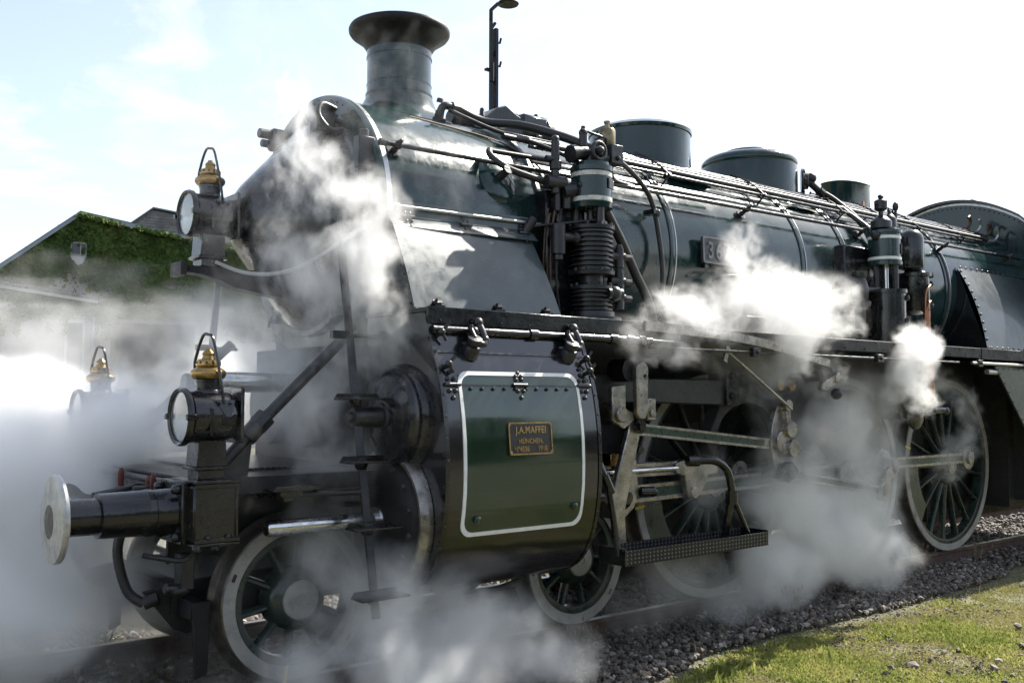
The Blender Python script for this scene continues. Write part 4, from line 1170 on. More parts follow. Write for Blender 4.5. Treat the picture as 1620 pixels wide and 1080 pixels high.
# pump delivery pipes and hoses to the right of the pump
obj('delivery_pipe', MB().tube([V(3.86, -1.06, 3.12), V(3.98, -1.02, 3.02), V(4.14, -1.0, 2.84), V(4.32, -.98, 2.60), V(4.46, -.98, 2.40), V(4.5, -1.0, 2.2)], .036, 12, smooth=7), 'hose', loco)
obj('loop_pipe', MB().tube([V(3.98, -1.06, 3.42), V(4.10, -1.02, 3.44), V(4.34, -.97, 3.36), V(4.52, -.95, 3.22), V(4.60, -.95, 3.0), V(4.63, -.97, 2.7), V(4.60, -.99, 2.45), V(4.5, -1.0, 2.3)], .020, 10, smooth=7), 'hose', loco)
obj('loop_pipe', MB().tube([V(3.98, -1.05, 3.38), V(4.08, -.96, 3.36), V(4.2, -.88, 3.33), V(4.4, -.86, 3.32)], .016, 10, smooth=6), 'hose', loco)
obj('pipe_clip', MB().box(4.53, 4.60, -.98, -.86, 3.10, 3.14).cyl((4.56, -.98, 3.12), (4.60, -.95, 3.1), .025), 'black', loco, 0.003)

# ---- feed pump group
FX, FY = 7.60, -1.15
fpump = obj('feed_pump', MB().lathe([(2.18, .21), (2.22, .21), (2.225, .175), (2.66, .175), (2.665, .19), (2.70, .19), (2.705, .10)], (FX + .03, FY, 0), (0, 0, 1), 36), 'black', loco)
obj('pump_steam_cylinder', MB().lathe([(2.93, .10), (2.935, .165), (2.97, .165), (2.975, .150), (3.235, .150), (3.24, .165), (3.27, .165), (3.275, .12), (3.30, .11)], (FX, FY, 0), (0, 0, 1), 40), 'boiler', fpump)
for z in (2.998, 3.20):
    obj('white_band', MB().lathe([(z - .014, .150), (z - .014, .154), (z + .014, .154), (z + .014, .150)], (FX, FY, 0), (0, 0, 1), 40, cap=False), 'white', fpump)
for k in range(3):
    a = R(30 + 120 * k)
    obj('pump_column', MB().cyl((FX + .02 + .10 * math.cos(a), FY + .10 * math.sin(a), 2.69), (FX + .02 + .10 * math.cos(a), FY + .10 * math.sin(a), 2.95), .026), 'iron', fpump)
obj('piston_rod', MB().cyl((FX + .02, FY, 2.7), (FX + .02, FY, 2.95), .024), 'polished', fpump)
hd = MB().lathe([(3.29, .10), (3.36, .10), (3.40, .06), (3.42, .03)], (FX - .05, FY, 0), (0, 0, 1), 20).lathe([(3.29, .07), (3.40, .07), (3.44, .04), (3.45, .02), (3.5, .012)], (FX + .10, FY, 0), (0, 0, 1), 16)
hd.cyl((FX - .05, FY, 3.4), (FX - .05, FY, 3.47), .022).tube([V(FX - .14, FY, 3.53), V(FX + .16, FY, 3.50), V(FX + .20, FY, 3.40)], .010, 8).cyl((FX + .22, FY, 3.29), (FX + .22, FY, 3.56), .014).ball((FX + .22, FY, 3.54), .03, sc=(1, 1, 1.6))
hd.ball((FX - .15, FY, 3.22), .05)
obj('pump_head', hd, 'iron', fpump, 0.002)
obj('lubricator_cup', MB().lathe([(0, .03), (.02, .06), (.10, .062), (.11, .05), (.12, .02), (.15, .03), (.16, .02)], (FX - .05, FY, 3.46), (0, 0, 1), 20), 'iron', fpump)
ta = R(-55)
pl0 = V(FX + .15 * math.cos(ta), FY + .15 * math.sin(ta), 3.09); pn = V(math.cos(ta), math.sin(ta), 0); pu = V(-math.sin(ta), math.cos(ta), 0)
obj('maker_plate', MB().obox(pl0 + pn * .002, pu * .055, V(0, 0, .05), pn * .004), 'number', fpump)
rv = MB()
for k in range(7):
    a = R(-130 + 30 * k)
    rv.bolt((FX + .03 + .178 * math.cos(a), FY + .178 * math.sin(a), 2.40), (math.cos(a), math.sin(a), 0), .03, .025) if k in (2, 5) else None
    rv.bolt((FX + .03 + .178 * math.cos(a), FY + .178 * math.sin(a), 2.62), (math.cos(a), math.sin(a), 0), .03, .025) if k in (2, 5) else None
obj('pump_nuts', rv, 'iron', fpump)
VX, VY = 8.12, -1.15
av = obj('air_vessel', MB().lathe([(2.93, .06), (2.95, .118), (2.98, .124), (3.24, .124), (3.29, .110), (3.33, .07), (3.345, .0)], (VX - .02, VY, 0), (0, 0, 1), 32), 'black', loco)
obj('vessel_drum', MB().lathe([(2.48, .06), (2.50, .11), (2.52, .145), (2.54, .15), (2.86, .15), (2.865, .17), (2.90, .17), (2.905, .10), (2.94, .08)], (VX + .02, VY, 0), (0, 0, 1), 32), 'black', av)
rv = MB()
for a, z in ((-50, 2.58), (-50, 2.80), (-130, 2.80), (-10, 2.88), (-120, 2.88), (-60, 2.88)):
    rv.bolt((VX + .02 + .152 * math.cos(R(a)), VY + .152 * math.sin(R(a)), z), (math.cos(R(a)), math.sin(R(a)), 0), .03, .03)
obj('drum_bolts', rv, 'iron', av)
for k, (dx, z0) in enumerate(((-.03, 2.76), (.0, 2.60))):
    obj('copper_tube', MB().tube([V(VX + .07, VY - .15, z0 + .02), V(VX + .0, VY - .17, z0), V(VX - .055 + dx * .4, VY - .17, z0 - .08), V(VX - .06 + dx * .4, VY - .16, 2.4), V(VX - .06 + dx * .4, VY - .15, 2.18)], .009, 8, smooth=5), 'copper', av)
obj('copper_feed_pipe', MB().tube([V(8.12, -1.29, 2.52), V(8.10, -1.30, 2.3), V(8.12, -1.31, 2.0), V(8.13, -1.31, 1.66)], .032, 14, smooth=4), 'copper', loco)
cu_ = MB().ball((8.30, -.97, 2.76), .07, 12, 8, (1, .8, 1.8))
obj('copper_elbow', cu_, 'copper', loco)
ck = MB().lathe([(2.30, .05), (2.50, .055), (2.52, .10), (2.54, .105), (2.56, .105), (2.58, .075), (2.62, .085), (2.68, .09), (2.74, .075), (2.78, .06), (2.80, .07), (2.84, .07), (2.85, .03)], (7.18, -1.13, 0), (0, 0, 1), 20).cyl((7.18, -1.13, 2.68), (7.5, -1.13, 2.70), .03)
ck.cyl((7.06, -1.1, 2.74), (7.18, -1.13, 2.76), .05, n=10)
obj('check_valve', ck, 'iron', loco)
obj('pump_back_plate', MB().box(7.15, 8.35, -1.0, -.88, 2.18, 3.12), 'black', loco, 0.01)
# injector under the running board
ij = MB().lathe([(0, 0), (0, .10), (.04, .155), (.10, .175), (.32, .175), (.38, .15), (.42, .09), (.42, 0)], (7.80, -1.02, 1.70), (0, -1, -.15), 28)
ij.box(7.62, 8.05, -1.28, -1.0, 1.46, 1.70).cyl((8.13, -1.31, 1.66), (8.13, -1.31, 1.54), .05, n=12).cyl((8.13, -1.31, 1.62), (8.13, -1.31, 1.66), .065, n=12).tube([V(7.95, -1.3, 1.52), V(8.1, -1.31, 1.53), V(8.26, -1.32, 1.55), V(8.36, -1.33, 1.54)], .035, 10, smooth=3).ball((8.36, -1.33, 1.54), .045)
ij.lathe([(0, .14), (.03, .14), (.05, .10), (.07, .02)], (7.85, -1.28, 1.50), (0, -1, 0), 20)
obj('injector', ij, 'black', loco, 0.006)

# ---- frames and front end
obj('main_frame', MB().prism([(.9, .72), (.9, 1.15), (2.3, 1.25), (3.4, 1.45), (12.6, 1.45), (12.6, .70), (10.6, .42), (4.6, .45), (4.3, .72), (2.6, .95), (1.2, .80)], (0, -.60, 0), (1, 0, 0), (0, 0, 1), (0, .03, 0)), 'under', loco)
obj('main_frame', MB().prism([(.9, .72), (.9, 1.15), (2.3, 1.25), (3.4, 1.45), (12.6, 1.45), (12.6, .70), (10.6, .42), (4.6, .45), (4.3, .72), (2.6, .95), (1.2, .80)], (0, .57, 0), (1, 0, 0), (0, 0, 1), (0, .03, 0)), 'under', loco)
obj('belly', MB().box(3.5, 9.3, -.55, .55, .45, 2.1).box(9.3, 12.6, -.62, .62, .30, 2.1).box(10.45, 12.6, -1.0, 1.0, .42, 2.1).box(10.6, 12.6, -1.25, -1.0, .50, 2.05), 'under', loco)
bb = obj('buffer_beam', MB().box(.84, .88, -1.12, 1.12, .90, 1.19).box(.84, 1.0, -.62, .62, 1.176, 1.192), 'black', loco, 0.006)
obj('beam_edge', MB().cyl((.852, -1.0, 1.186), (.852, 1.0, 1.186), .022, n=12), 'iron', bb)
for x, y, h in ((.80, -.62, .07), (.80, -.55, .055), (.76, -.2, .08)):
    obj('signal_handle', MB().cyl((x, y, 1.14), (x, y, 1.14 + h), .018, n=8).cyl((x, y, 1.14 + h), (x, y, 1.165 + h), .018, .01, 8), 'red', bb)
obj('cock_bar', MB().cyl((.70, -.60, 1.15), (.84, -.60, 1.15), .02), 'iron', bb)
obj('cock_bar', MB().cyl((.58, -.3, 1.09), (.84, -.25, 1.14), .03, .014), 'iron', bb)
dk = obj('front_deck', MB().box(.89, 2.0, -1.0, 1.0, 1.205, 1.222), 'treadplate', loco, 0.003)
obj('deck_edge', MB().box(.89, 2.0, -1.02, -1.0, 1.13, 1.222), 'soot', dk)
obj('deck_slope', MB().box(1.2, 2.0, -.62, .62, 1.222, 1.24), 'treadplate', dk)
def buffer(y):
    """telescopic buffer with its box behind the beam"""
    b = empty('buffer', (.87, y, 1.05)); b.parent = loco; b.location = V(.87, y, 1.05) - ORG['steam_locomotive']
    obj('buffer_head', MB().lathe([(0, 0), (.0, .10), (.006, .17), (.014, .215), (.026, .224), (.042, .222), (.05, .20), (.055, .12), (.06, .09)], (.195, y, 1.05), (1, 0, 0), 64), 'buffer', b)
    obj('grease_patch', MB().lathe([(0, 0), (0, .07), (.0015, .085)], (.1935, y, 1.04), (1, 0, 0), 40), 'tread', b)
    obj('buffer_plunger', MB().lathe([(0, .094), (.25, .094)], (.235, y, 1.05), (1, 0, 0), 36), 'black', b)
    obj('buffer_sleeve', MB().lathe([(0, .098), (.005, .115), (.03, .117), (.24, .120), (.245, .124), (.275, .124), (.28, .120), (.40, .124), (.42, .14)], (.42, y, 1.05), (1, 0, 0), 40), 'black', b)
    f = MB().box(.805, .845, y - .165, y + .165, .885, 1.215)
    for dy in (-.13, .13):
        for dz in (-.125, .125):
            f.bolt((.805, y + dy, 1.05 + dz), (-1, 0, 0), .028, .045)
    obj('buffer_flange', f, 'black', b, 0.006)
    s = -1 if y < 0 else 1
    bx = MB().box(.85, 1.075, min(y + s * .235, y - s * .1), max(y + s * .235, y - s * .1), .905, 1.195)
    o = obj('buffer_box', bx, 'black', b, 0.006)
    ys = y + s * .235
    fr = MB().box(.845, 1.095, min(ys, ys + s * .012), max(ys, ys + s * .012), 1.18, 1.205).box(.845, 1.095, min(ys, ys + s * .012), max(ys, ys + s * .012), .895, .918).box(.845, .875, min(ys, ys + s * .012), max(ys, ys + s * .012), .918, 1.18).box(1.068, 1.085, min(ys, ys + s * .008), max(ys, ys + s * .008), .918, 1.18)
    fr.box(.84, 1.10, min(ys - s * .33, ys + s * .02), max(ys - s * .33, ys + s * .02), 1.206, 1.222).box(.84, 1.09, min(ys - s * .33, ys + s * .02), max(ys - s * .33, ys + s * .02), .88, .894)
    for x in (.92, 1.03):
        fr.bolt((x, ys + s * .004, .918), (0, 0, 1), .02, .018)
    fr.bolt((.86, ys, .88), (0, 0, -1), .025, .03).bolt((.97, ys - s * .02, .88), (0, 0, -1), .025, .03)
    obj('box_rim', fr, 'black', b, 0.003)
    sl = MB()
    for i, (dx, dz) in enumerate(((.92, 1.12), (.99, 1.15), (.91, 1.02), (.99, 1.06), (.92, .97), (1.0, .98))):
        sl.obox((dx, ys + s * .003, dz), V(.03, 0, .006), V(0, .003, 0), V(0, 0, .003))
    obj('weld_beads', sl, 'iron', b, kind='stuff')
    return b
buffer(-.885)
buffer(.885)
# braces from deck to smokebox
for y in (-.86, .9):
    br = MB().tube([V(1.05, y, 1.24), V(1.33, y, 1.52), V(1.90, y, 2.06)], .035, 14).cyl((1.24, y, 1.43), (1.33, y, 1.52), .056, n=14).cyl((1.31, y, 1.50), (1.36, y, 1.55), .062, n=8)
    br.prism([(1.0, 1.222), (1.25, 1.222), (1.27, 1.40), (1.22, 1.46)], (0, y - .012, 0), (1, 0, 0), (0, 0, 1), (0, .024, 0))
    obj('smokebox_brace', br, 'iron', loco)
# front steps: one ladder each side
def ladder(s):
    o = empty('front_ladder', (1.8, s * 1.2, .5)); o.parent = loco; o.location = V(1.8, s * 1.2, .5) - ORG['steam_locomotive']
    def yy(z): return s * (1.0 + (2.2 - z) * .20)
    obj('ladder_post', MB().bar((1.80, yy(2.55), 2.55), (1.81, yy(.42), .42), .022, .05, (0, 1, 0)).cyl((1.80, yy(2.55), 2.55), (1.8, yy(2.75), 2.75), .012), 'iron', o, 0.004)
    obj('hand_loop', MB().tube([V(1.70, yy(2.02), 2.03), V(1.88, yy(2.02), 2.03), V(2.0, yy(2.02), 2.025), V(2.0, yy(2.02) + s * .05, 2.05), V(1.98, yy(2.02), 2.05)], .013, 8).box(1.68, 1.79, min(yy(2.02) - .02, yy(2.02) + .02), max(yy(2.02) - .02, yy(2.02) + .02), 2.01, 2.055), 'iron', o)
    for z in (1.655, 1.295, .925, .55):
        y = yy(z)
        st = MB().box(1.66, 1.97, min(y, y + s * .13), max(y, y + s * .13), z - .008, z + .006)
        st.prism([(1.66, z), (1.68, z + .03), (1.95, z + .03), (1.97, z)], (0, y, 0), (1, 0, 0), (0, 0, 1), (0, s * .008, 0))
        st.cyl((1.805, y, z - .05), (1.805, y, z), .03, .05, 10)
        obj('ladder_step', st, 'black', o, 0.003)
    obj('ladder_stay', MB().cyl((1.81, yy(1.05), 1.05), (1.81, s * .62, 1.0), .018).cyl((1.79, yy(1.13), 1.12), (1.4, yy(1.13) * .9, 1.12), .018), 'iron', o)
    return o
ladder(-1); ladder(1)
obj('side_step', MB().box(1.25, 1.55, -1.20, -1.06, 1.145, 1.157).prism([(1.25, 1.15), (1.27, 1.175), (1.54, 1.175), (1.56, 1.15)], (0, -1.2, 0), (1, 0, 0), (0, 0, 1), (0, .01, 0)).box(1.32, 1.46, -1.14, -.98, 1.11, 1.146).box(1.36, 1.42, -1.1, -.6, 1.08, 1.13), 'black', loco, 0.004)
# coupling, hoses
cp = MB().tube([V(.82, 0, 1.05), V(.62, 0, 1.05), V(.52, 0, 1.12), V(.47, 0, 1.05), V(.55, 0, .98)], .035, 10, smooth=5)
obj('coupling_hook', cp, 'iron', loco)
for y in (-.42, .42):
    obj('brake_hose', MB().tube([V(.86, y, .98), V(.74, y, .96), V(.68, y, .80), V(.72, y - .05, .58), V(.80, y - .1, .50)], .028, 10, smooth=6).cyl((.80, y - .1, .50), (.87, y - .13, .53), .036), 'hose', loco)
obj('steam_hose', MB().tube([V(.93, -.95, .875), V(.88, -.98, .82), V(.82, -1.0, .80), V(.74, -.98, .815), V(.66, -.9, .83)], .015, 8, smooth=5), 'hose', loco)
hh = MB().box(.90, .98, -.80, -.70, .60, .80).ball((.90, -.76, .60), .05, 10, 7, (1.6, 1, .7)).cyl((.82, -.78, .62), (.95, -.76, .60), .03)
obj('cylinder_hose_coupling', hh, 'iron', loco, 0.01)
# bogie
bg_ = MB()
for y in (-.50, .50):
    bg_.prism([(.80, .56), (1.1, .60), (1.6, .62), (3.9, .62), (4.35, .5), (3.9, .42), (1.6, .40), (1.05, .30), (.98, .33)], (0, y - .02, 0), (1, 0, 0), (0, 0, 1), (0, .04, 0))
bg_.box(.95, 1.05, -.55, .55, .42, .58).box(2.5, 2.9, -.62, .62, .45, .85)
bgo = obj('bogie_frame', bg_, 'under', loco)
for y in (-.75, .75):
    gi = MB().prism([(-.045, .52), (.06, .52), (.055, .30), (.05, .12), (-.02, .09), (-.03, .30)], (1.03, y - .012, 0), (1, 0, 0), (0, 0, 1), (0, .03, 0)).box(.98, 1.06, min(y, np.sign(y) * .5), max(y, np.sign(y) * .5), .42, .52)
    obj('guard_iron', gi, 'soot', bgo, 0.004)
sg = MB().bar((2.35, -.70, .38), (3.35, -.70, .40), .05, .03).cyl((2.55, -.74, .30), (2.55, -.64, .30), .06, n=16).cyl((3.3, -.72, .42), (3.42, -.72, .55), .022).tube([V(2.3, -.86, .33), V(2.9, -.86, .35), V(3.25, -.86, .40), V(3.36, -.86, .50), V(3.38, -.86, .62)], .02, 8, smooth=4)
for k in range(5):
    sg.box(2.45 + .05 * k, 3.15 - .05 * k, -.74, -.62, .40 + .016 * k, .412 + .016 * k)
obj('bogie_spring', sg, 'under', loco)
bk = MB().box(3.28, 3.45, -.88, -.72, .55, .66).cyl((3.3, -.8, .6), (3.55, -.8, .68), .035)
obj('brake_hanger', bk, 'under', loco, 0.005)

# ---- wheels
def wheel(x, r, side, spokes, tyre_w, label=None, pin=None, rot=0.0, mark=None):
    y = side * .82
    ax = V(0, side, 0)
    w = empty('wheel', (x, side * .75, r)); w.parent = loco; w.location = V(x, side * .75, r) - ORG['steam_locomotive']
    big = r > .6
    t = .085 if not big else .082
    o = V(x, 0, r)
    obj('tyre', MB().lathe([(.68, r + .028), (.70, r + .030), (.715, r + .008), (.73, r + .002), (.815, r - .002), (.82, r - .008), (.822, r - .012), (.822, r - t), (.80, r - t - .002), (.69, r - t - .002), (.68, r - t + .02)], o, ax, 96, cap=False), 'tread', w)
    tf = obj('tyre_face', MB().lathe([(.8225, r - .010), (.826, r - .012), (.826, r - t + .002), (.8225, r - t)], o, ax, 96, cap=False), 'tyre', w)
    obj('wheel_rim', MB().lathe([(.70, r - t), (.805, r - t), (.81, r - t - .012), (.805, r - t - .045), (.79, r - t - .05), (.71, r - t - .05)], o, ax, 96, cap=False), 'wheel', w)
    hub = .205 if big else .17
    obj('hub', MB().lathe([(.69, hub + .02), (.80, hub + .015), (.83, hub - .01), (.845, hub - .045), (.85, .12), (.85, 0)], o, ax, 40, cap=False), 'wheel', w)
    if not big:
        obj('axle_cover', MB().lathe([(.845, .115), (.862, .112), (.868, .10), (.868, .035), (.86, .03), (.86, 0)], o, ax, 32, cap=False), 'tyre', w)
    else:
        obj('axle_end', MB().lathe([(.845, .10), (.86, .095), (.86, .03), (.85, .0)], o, ax, 28, cap=False), 'steel', w)
    r0, r1 = hub - .03, r - t - .03
    def spoke(a):
        d = V(math.sin(a), 0, math.cos(a)); e = V(math.cos(a), 0, -math.sin(a))
        mb = MB(); vs = []; m = 10
        for (q, wd, th) in ((r0, .050 if big else .055, .05), (r0 + .25 * (r1 - r0), .033 if big else .042, .042), (r0 + .8 * (r1 - r0), .027 if big else .036, .034), (r1, .045 if big else .055, .04)):
            for k in range(m):
                b = 2 * math.pi * k / m
                vs.append(o + d * q + e * wd * .62 * math.cos(b) + ax * (.755 + th * math.sin(b)))
        return mb.add(vs, [(i * m + k, i * m + (k + 1) % m, (i + 1) * m + (k + 1) % m, (i + 1) * m + k) for i in range(3) for k in range(m)])
    for k in range(spokes):
        a = 2 * math.pi * (k + rot) / spokes
        obj('spoke', spoke(a), 'wheel', w)
    if big:
        # balance weight between spokes opposite the crank
        a0 = R(150) if pin is None else pin + math.pi
        poly = [(r1 * math.sin(a0 + s), r1 * math.cos(a0 + s)) for s in np.linspace(-.5, .5, 12)] + [((r1 * .74) * math.sin(a0 + s), (r1 * .74) * math.cos(a0 + s)) for s in np.linspace(.42, -.42, 8)]
        obj('balance_weight', MB().prism(poly, V(x, side * .735, r), (1, 0, 0), (0, 0, 1), ax * .06), 'wheel', w, 0.004)
    if mark is not None:
        a = mark
        d = V(math.sin(a), 0, math.cos(a)); e = V(math.cos(a), 0, -math.sin(a))
        obj('paint_mark', MB().obox(o + d * (r - t * .5) + ax * .827, d * (t * .62), e * .010, ax * .0012), 'yellow', w)
    nt = MB()
    for a in ((2.25, 5.1) if not big else ()):
        d = V(math.sin(a), 0, math.cos(a)); e = V(math.cos(a), 0, -math.sin(a))
        poly = rrect(-.024, .024, -.011, .011, .010, 3)
        nt.prism(poly, o + d * (r - t * .5) + ax * .8255, e, d, ax * .0012)
    if nt.n:
        obj('tyre_notch', nt, 'under', w)
    return w
PIN = R(72)                    # crank angle of the near side, from the top towards the rear
for s in (-1, 1):
    wheel(1.60, .475, s, 10, .09, rot=.2, mark=R(190) if s < 0 else None)
    wheel(3.85, .475, s, 10, .09, rot=.5)
    for x in (5.40, 7.41, 9.42):
        wheel(x, .935, s, 17, .1, pin=PIN, rot=.3 + x % 1, mark=R(262 if x == 5.40 else 284) if s < 0 and x != 7.41 else None)
for x, r in ((1.60, .09), (3.85, .09), (5.40, .11), (7.41, .11), (9.42, .11)):
    obj('axle', MB().cyl((x, -.72, .475 if x < 4 else .935), (x, .72, .475 if x < 4 else .935), r), 'under', loco)

# ---- motion (near side)
CR = .33
def pin_at(x, k=1.0):
    return V(x + CR * k * math.sin(PIN), 0, .935 + CR * k * math.cos(PIN))
def fluted(name, p, q, h, w, y, eye0=0, eye1=0, parent=loco):
    """I-section rod with a painted flute"""
    p, q = V(p[0], y, p[1]), V(q[0], y, q[1])
    o = obj(name, MB().bar(p, q, w * .55, h * .98), 'steel', parent, 0.003)
    d = unit(q - p); t = np.cross(d, V(0, 1, 0)); t = t if t[2] > 0 else -t
    ln = np.linalg.norm(q - p)
    fl = MB()
    for sgn in (1, -1):
        fl.obox((p + q) / 2 + t * sgn * h * .40, d * ln / 2, V(0, w / 2, 0), t * h * .12)
    obj('rod_flange', fl, 'steel', o, 0.002)
    obj('flute', MB().obox((p + q) / 2 + V(0, -w * .29, 0), d * (ln / 2 - .06), V(0, .003, 0), t * h * .27), 'flute', o)
    for e, c in ((eye0, p), (eye1, q)):
        if e:
            obj('rod_eye', MB().lathe([(-.0, e), (w * 1.15, e), (w * 1.2, e - .01), (w * 1.2, 0)], c + V(0, w * .6, 0), (0, -1, 0), 32).lathe([(0, e * .55), (.03, e * .52), (.035, e * .2)], c + V(0, -w * .58, 0), (0, -1, 0), 20), 'steel', o)
    return o
pn = {x: pin_at(x, .75) for x in (5.40, 7.41, 9.42)}
fluted('coupling_rod', (pn[5.40][0], pn[5.40][2]), (pn[7.41][0], pn[7.41][2]), .105, .05, -.90, .12, .13)
fluted('coupling_rod', (pn[7.41][0], pn[7.41][2]), (pn[9.42][0], pn[9.42][2]), .105, .05, -.90, 0, .13)
XH = 4.05                      # crosshead position
fluted('connecting_rod', (XH, .945), (pn[7.41][0], pn[7.41][2]), .125, .055, -1.04, .09, .16)
obj('crank_pin', MB().cyl((pn[7.41][0], -1.2, pn[7.41][2]), (pn[7.41][0], -.80, pn[7.41][2]), .07), 'steel', loco)
rc = MB().bar((pn[7.41][0], -1.17, pn[7.41][2]), (7.36, -1.17, .80), .06, .12).cyl((7.36, -1.26, .80), (7.36, -1.12, .80), .085, n=24)
obj('return_crank', rc, 'steel', loco, 0.01)
fluted('eccentric_rod', (5.86, 1.03), (7.36, .80), .075, .035, -1.22, .05, .095)
bh = MB().prism([(6.80, .86), (6.84, 1.04), (6.95, 1.10), (7.08, 1.05), (7.2, .92), (7.15, .84)], (0, -1.13, 0), (1, 0, 0), (0, 0, 1), (0, .07, 0)).bolt((6.97, -1.13, .97), (0, -1, 0), .05, .03, 4)
obj('big_end_block', bh, 'steel', loco, 0.008)
# guide bars, crosshead, piston rod
gb = MB().box(3.62, 4.98, -1.10, -1.02, 1.145, 1.178).box(3.62, 4.98, -1.10, -1.02, 1.075, 1.105)
obj('guide_bars', gb, 'steel', loco, 0.004)
obj('guide_rod', MB().cyl((3.65, -1.115, 1.125), (4.62, -1.115, 1.125), .020), 'polished', loco)
obj('guide_end_block', MB().prism([(4.60, 1.09), (4.60, 1.165), (4.70, 1.185), (5.10, 1.20), (5.10, 1.07), (4.98, 1.06), (4.92, .96), (4.86, .90), (4.74, .90), (4.72, .96), (4.70, 1.06)], (0, -1.13, 0), (1, 0, 0), (0, 0, 1), (0, .06, 0)).cyl((4.80, -1.15, .93), (4.80, -1.08, .93), .045, n=16), 'steel', loco, 0.006)
obj('piston_rod', MB().cyl((3.45, -1.04, .945), (4.1, -1.04, .945), .045), 'polished', loco)
xh = MB().prism([(3.88, .80), (3.88, 1.02), (3.93, 1.10), (3.96, 1.26), (4.16, 1.26), (4.17, 1.10), (4.19, .99), (4.14, .86), (4.02, .78)], (0, -1.13, 0), (1, 0, 0), (0, 0, 1), (0, .16, 0))
xho = obj('crosshead', xh, 'steel', loco, 0.008)
obj('crosshead_pin', MB().lathe([(0, .085), (.03, .085), (.035, .07), (.05, .065), (.055, .05), (.075, .045), (.078, 0)], (4.0, -1.13, .945), (0, -1, 0), 28), 'black', xho)
obj('crosshead_oiler', MB().cyl((4.20, -1.13, .97), (4.30, -1.17, .97), .04, n=14).ball((4.30, -1.17, .97), .035), 'black', xho)
obj('slipper', MB().box(3.88, 4.08, -1.145, -1.0, 1.17, 1.26), 'brass', xho, 0.004)
rv = MB()
for x, z in ((3.66, 1.30), (3.74, 1.30), (4.10, 1.24), (4.17, 1.28), (4.1, 1.32)):
    rv.cyl((x, -1.17, z), (x, -1.10, z), .028, n=12)
obj('guide_bracket', MB().box(3.55, 3.80, -1.11, -1.06, 1.02, 1.34).box(4.06, 4.18, -1.12, -1.08, 1.18, 1.36), 'iron', loco, 0.008)
obj('bracket_studs', rv, 'black', loco)
obj('drop_link', MB().prism([(-.04, .28), (.04, .28), (.04, -.12), (.02, -.2), (.055, -.32), (-.055, -.32), (-.02, -.2), (-.04, -.12)], (3.90, -1.19, .80), (1, 0, .12), (0, 0, 1), (0, .035, 0)), 'steel', loco, 0.005)
# combination lever
cmb = MB().prism([(4.02, 1.53), (4.10, 1.50), (4.07, 1.40), (3.91, .86), (3.93, .62), (3.87, .60), (3.78, .86), (3.76, .92), (3.95, 1.42), (3.96, 1.50)], (0, -1.255, 0), (1, 0, 0), (0, 0, 1), (0, .045, 0))
cmo = obj('combination_lever', cmb, 'steel', loco, 0.006)
obj('lever_pin', MB().cyl((4.04, -1.29, 1.46), (4.04, -1.18, 1.46), .055, n=20).cyl((4.04, -1.31, 1.46), (4.04, -1.28, 1.46), .035, n=8), 'black', cmo)
fluted('radius_rod', (4.10, 1.435), (5.66, 1.285), .085, .038, -1.19, .0, .0)
# suspension link above
sl = MB().prism([(-.055 + 0, 0)] + [(.062 * math.cos(a), .30 + .062 * math.sin(a)) for a in np.linspace(math.pi, 0, 10)] + [(.055, 0), (.03, -.05), (-.03, -.05)], (4.02, -1.33, 1.56), (1, 0, 0), (0, 0, 1), (0, .05, 0))
slo = obj('suspension_link', sl, 'steel', loco, 0.008)
obj('link_pivot', MB().cyl((3.95, -1.28, 1.86), (3.95, -1.12, 1.86), .085, n=24), 'black', slo)
obj('link_pin', MB().cyl((4.04, -1.335, 1.82), (4.04, -1.33, 1.82), .014), 'black', slo)
vk = MB().prism([(3.76, 1.50), (3.76, 1.74), (3.90, 1.76), (3.90, 1.58), (3.98, 1.56), (3.98, 1.50), (3.88, 1.44)], (0, -1.28, 0), (1, 0, 0), (0, 0, 1), (0, .05, 0)).cyl((3.84, -1.31, 1.545), (3.84, -1.22, 1.545), .055, n=18)
obj('valve_spindle_guide', vk, 'steel', loco, 0.006)
obj('spindle_clevis', MB().box(4.08, 4.17, -1.32, -1.20, 1.50, 1.66).cyl((4.125, -1.34, 1.55), (4.125, -1.18, 1.55), .028), 'steel', loco, 0.008)
# motion girder and expansion-link bracket
obj('motion_girder', MB().prism([(3.50, 1.63), (3.50, 1.79), (3.90, 1.84), (4.2, 1.81), (5.28, 1.81), (5.28, 1.60), (4.2, 1.63), (3.9, 1.62)], (0, -1.13, 0), (1, 0, 0), (0, 0, 1), (0, .16, 0)), 'iron', loco, 0.01)
gbk = MB()
ar = [(5.52 + .44 * math.cos(a) , 1.22 + .40 * math.sin(a)) for a in np.linspace(math.pi * .99, 0.0, 16)]
poly = [(5.16, 1.86), (6.42, 1.86), (6.55, 1.80), (6.62, 1.70), (6.68, 1.62), (6.80, 1.60), (6.95, 1.60), (6.93, 1.38), (6.7, 1.34), (6.25, 1.22), (6.10, 1.08), (5.98, 1.02)] + ar[::-1] + [(5.08, 1.20), (4.98, 1.30), (5.16, 1.58)]
gbk.prism(poly, (0, -1.10, 0), (1, 0, 0), (0, 0, 1), (0, .12, 0))
gbo = obj('link_bracket', gbk, 'soot', loco, 0.008)
obj('bracket_ear', MB().box(5.18, 5.34, -1.16, -1.10, 1.60, 1.88).cyl((5.24, -1.18, 1.84), (5.24, -1.1, 1.84), .03, n=8).cyl((5.24, -1.18, 1.68), (5.24, -1.1, 1.68), .03, n=8), 'black', gbo, 0.006)
obj('bracket_ear', MB().box(6.84, 6.95, -1.14, -1.09, 1.42, 1.62), 'black', gbo, 0.006)
for x in (5.97, 6.13):
    obj('oil_cup_cover', MB().lathe([(0, .045), (.012, .045), (.016, .02), (.02, 0)], (x, -1.10, 1.77), (0, -1, 0), 20).box(x - .035, x + .035, -1.112, -1.1, 1.77, 1.82), 'brass', gbo)
el = []
